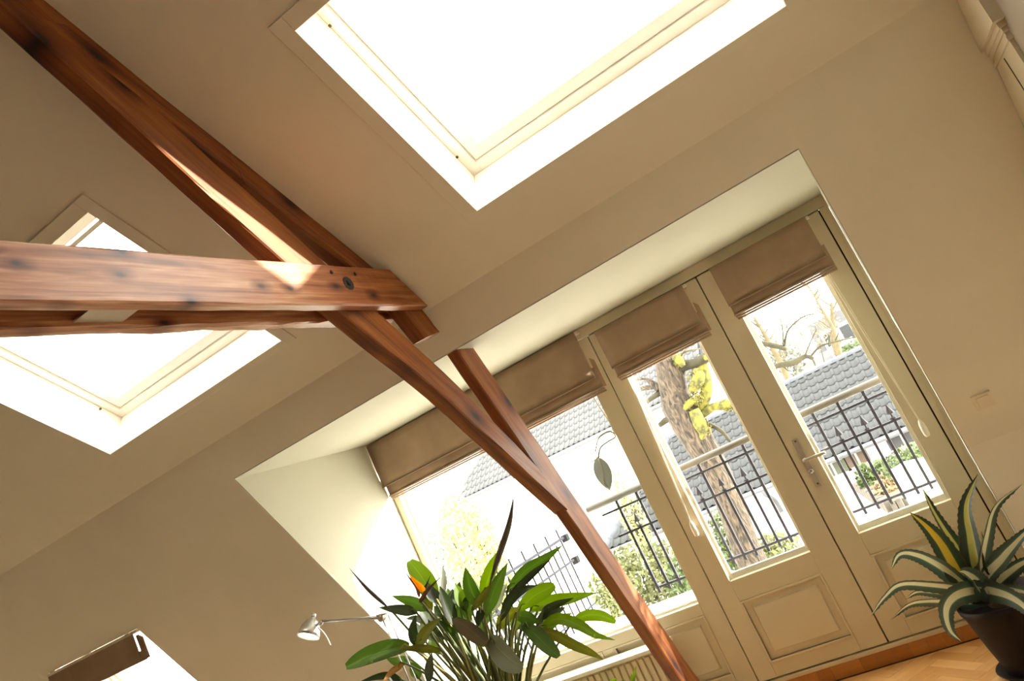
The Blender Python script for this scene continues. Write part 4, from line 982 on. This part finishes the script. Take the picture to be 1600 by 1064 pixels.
# orange flower
fy = BY - .12
st = pxpts([(760, 1075), (712, 1012), (682, 972), (666, 950), (657, 938)], BY, fy)
m = MB(); m.tube(bez([root] + st, 18), [.009] * 6 + [.008] * 6 + [.006] * 6, 8); fs_ = m.build('flower_stalk', STALK, bop, True)
def bract(pts, hw, name, mat, tw=0, fold=.5):
    P3 = pxpts(pts, fy, fy - .03); d = (RR @ (P3[0] - CC)).z
    return blade(name, P3, hw * d / CF, mat, fs_, None, tw, fold, 10, lambda t: max(.03, (1 - t) ** .8 * min(1, t * 6 + .35)))
bract([(656, 941), (666, 925), (678, 912), (689, 901)], 4.5, 'spathe', SPATHE); bract([(655, 933), (650, 918), (640, 904), (631, 889)], 3.5, 'spathe', SPATHE, 20)
bract([(662, 924), (656, 915), (648, 907), (641, 898)], 5.5, 'petal', PETAL, 0, .2); bract([(659, 922), (651, 912), (644, 904), (639, 897)], 4.5, 'petal', PETAL, 25, .2); bract([(664, 918), (668, 910), (673, 898)], 2.2, 'blue_petal', PETALB)
bract([(765, 919), (767, 914), (766, 910)], 2.5, 'petal', SPATHE)

# small plant tips in front of the radiator
for k_, (lst, lab) in enumerate((([[(985, 1085), (990, 1058), (994, 1040)], [(992, 1085), (988, 1065), (986, 1052)]], 'slim green shoot standing in front of the radiator'),
                   ([[(940, 1090), (955, 1068), (964, 1060)], [(945, 1090), (968, 1070), (977, 1063)], [(950, 1092), (949, 1073), (953, 1062)]], 'low leafy plant mostly below the picture in front of the radiator'))):
    c = on_y(lst[0][0][0], lst[0][0][1] + 60, -.26); r = empty('small_plant', (c.x, -.26, FL), lab, 'plant')
    m = MB(); m.lathe([(0, 0), (.05, 0), (.065, .11), (.055, .11), (0, .10)], (c.x, -.26, FL), 18); m.build('pot', POT, r, True)
    for pts in lst:
        P3 = pxpts(pts, -.26, -.24); blade('leaf', P3, .012 + .01 * k_, G_BRIGHT, r, None, 20, .3, 10)
        m = MB(); m.tube([(c.x, -.26, FL + .1), P3[0]], .003, 6); m.build('leaf_stalk', STALK, r)

# ------------------------------------------------------------------ potted agave
AX, AY = 0.595, -0.50
ag = empty('potted_agave', (AX, AY, FL), 'striped spiky agave in a dark pot at the lower right', 'plant')
m = MB(); m.lathe([(0, 0.012), (.118, 0.012), (.125, .03), (.146, .13), (.170, .27), (.181, .295), (.185, .322), (.173, .322), (.168, .29), (0, .28)], (AX, AY, FL), 40); m.build('pot', POT, ag, True)
m = MB(); m.lathe([(0, 0), (.140, 0), (.160, .022), (.165, .026), (.160, .028), (.137, .012), (0, .010)], (AX, AY, FL), 36); m.build('saucer', POT, ag, True)
m = MB(); m.lathe([(0, .292), (.169, .288)], (AX, AY, FL), 24); m.build('soil', SOIL, ag)
agc = V((AX, AY, FL + .305))
agp = lambda t: max(.03, min(1, .75 + t * 1.2) * (1 - max(0, t - .35) / .65) ** .75)
AG = [([(1512, 918), (1472, 852), (1447, 822), (1422, 801)], 15, AG_Y, (0, 0, -.02, -.03), 0, .25), ([(1526, 900), (1490, 850), (1462, 806), (1440, 761)], 10, AG_L, (.03, .06, .09, .12), 35, .5),
      ([(1530, 895), (1518, 840), (1511, 790), (1528, 741)], 15, AG_L, (.01, 0, -.01, -.03), -28, .45), ([(1533, 890), (1541, 835), (1556, 790), (1597, 756)], 8, AG_C, (-.02, -.05, -.07, -.08), 40, .6),
      ([(1540, 905), (1565, 875), (1588, 848), (1618, 815)], 14, AG_C, (-.02, -.05, -.07, -.09), -25, .4), ([(1552, 915), (1577, 893), (1605, 876), (1640, 868)], 12, AG_C, (0, -.04, -.08, -.10), 20, .35),
      ([(1535, 922), (1522, 905), (1508, 895), (1499, 893)], 14, AG_C, (-.03, -.07, -.10, -.11), 25, .5), ([(1512, 916), (1470, 884), (1432, 866), (1405, 866), (1392, 890)], 11, AG_C, (0, -.02, -.05, -.07, -.08), -35, .35),
      ([(1512, 914), (1482, 901), (1454, 890)], 8, AG_C, (.04, .08, .12), -30, .35), ([(1514, 920), (1460, 913), (1408, 912), (1382, 932), (1360, 963)], 8, AG_C, (-.03, -.10, -.16, -.2, -.22), -48, .4),
      ([(1512, 926), (1470, 925), (1434, 924), (1415, 936)], 7, AG_C, (0, .0, .02, .02), -50, .4), ([(1508, 940), (1455, 938), (1420, 944), (1392, 968)], 6.5, AG_C, (.02, .05, .06, .07), -55, .4),
      ([(1528, 922), (1494, 930), (1478, 952), (1484, 984), (1503, 1003)], 13, AG_C, (-.05, -.17, -.24, -.26, -.25), -15, .3), ([(1545, 922), (1578, 932), (1608, 955), (1640, 1000)], 13, AG_C, (-.05, -.16, -.24, -.28), 15, .3),
      ([(1550, 920), (1580, 922), (1612, 930), (1650, 950)], 8, AG_C, (0, -.06, -.1, -.12), -40, .4), ([(1530, 918), (1536, 870), (1533, 830)], 7, AG_L, (.02, .03, .04), 50, .5)]
for pts, hw, mt, dys, tw, fo in AG:
    P3 = [on_y(q[0], q[1], AY + d) for q, d in zip(pts, dys)]; d = (RR @ (P3[0] - CC)).z
    blade('leaf', [agc.lerp(P3[0], .3)] + P3, hw * 1.25 * d / CF / max(.55, math.cos(math.radians(tw))), mt, ag, None, tw, fo, 44, agp, .0035)
m = MB(); m.lathe([(0.06, 0), (.055, .03), (.035, .07), (0.005, .10)], agc - V((0, 0, .02)), 14); m.build('leaf_core', AG_C, ag, True)

# ------------------------------------------------------------------ reading lamp
ly = -1.0
lh = on_y(484, 986, ly); lj = on_y(597, 965, ly); le = on_y(503, 971, ly)
lp = empty('reading_lamp', (lj.x + .01, ly, FL), 'slim aluminium reading lamp with round head beside the dormer edge', 'lamp')
m = MB(); m.lathe([(0, 0), (.11, 0), (.11, .018), (.02, .024), (0, .024)], (lj.x + .01, ly, FL), 28); m.build('base', ALU, lp, True)
m = MB(); m.tube([(lj.x + .01, ly, FL + .02), (lj.x + .01, ly, .60)], .012, 10); m.build('stem', ALU, lp, True)
m = MB(); m.tube([(lj.x + .01, ly, .58), lj], .0045, 8); m.tube([(lj.x + .045, ly + .01, .58), lj + V((.035, .01, 0))], .0045, 8); m.build('lower_arm', ALU, lp, True)
m = MB(); m.tube([lj + V((.01, 0, 0)), lj.lerp(le, .25), lj.lerp(le, .26), le], [.0105, .0105, .0085, .0075], 10); m.build('upper_arm', ALU, lp, True)
m = MB(); m.lathe([(0, -.018), (.018, -.018), (.020, 0), (.018, .018), (0, .018)], lj, 14, (0, 1, 0)); m.tube([lj + V((-.02, -.01, .02)), lj + V((.05, -.01, .012))], .006, 6); m.build('joint', METAL, lp, True)
ha = (V((-.22, -.66, -.80))).normalized()
hd = MB(); hd.lathe([(.013, -.075), (.020, -.07), (.036, -.055), (.052, -.025), (.060, .010), (.064, .032), (.0615, .032), (.056, .008), (.046, -.025), (.030, -.052)], lh, 28, ha); hd = hd.build('lamp_head', ALU, lp, True)
m = MB(); m.lathe([(0, -.098), (.014, -.098), (.014, -.072), (.0, -.072)], lh, 14, ha); m.build('cap', ALU, hd, True)
m = MB(); m.tube([lh + ha * -.02 + V((.05, 0, .0)), le + V((-.012, 0, -.01)), le + V((.006, 0, 0))], [.009, .011, .010], 10); m.build('head_joint', ALU, hd, True)
bl_ = bpy.data.materials.new('bulb_glow'); bl_.use_nodes = True; bb = bl_.node_tree.nodes['Principled BSDF']; bb.inputs['Emission Color'].default_value = (1, .86, .62, 1); bb.inputs['Emission Strength'].default_value = 6.0
m = MB(); m.lathe([(0, -.03), (.02, -.028), (.034, -.01), (.036, .012), (.024, .026), (0, .030)], lh, 18, ha); m.build('bulb', bl_, hd, True)
m = MB(); m.tube(bez([lh + V((.062, 0, -.0)), lh + V((.085, 0, -.03)), lh + V((.098, 0, -.075)), lh + V((.100, 0, -.115))], 10), .0035, 6); m.build('cord', CORD, lp, True)
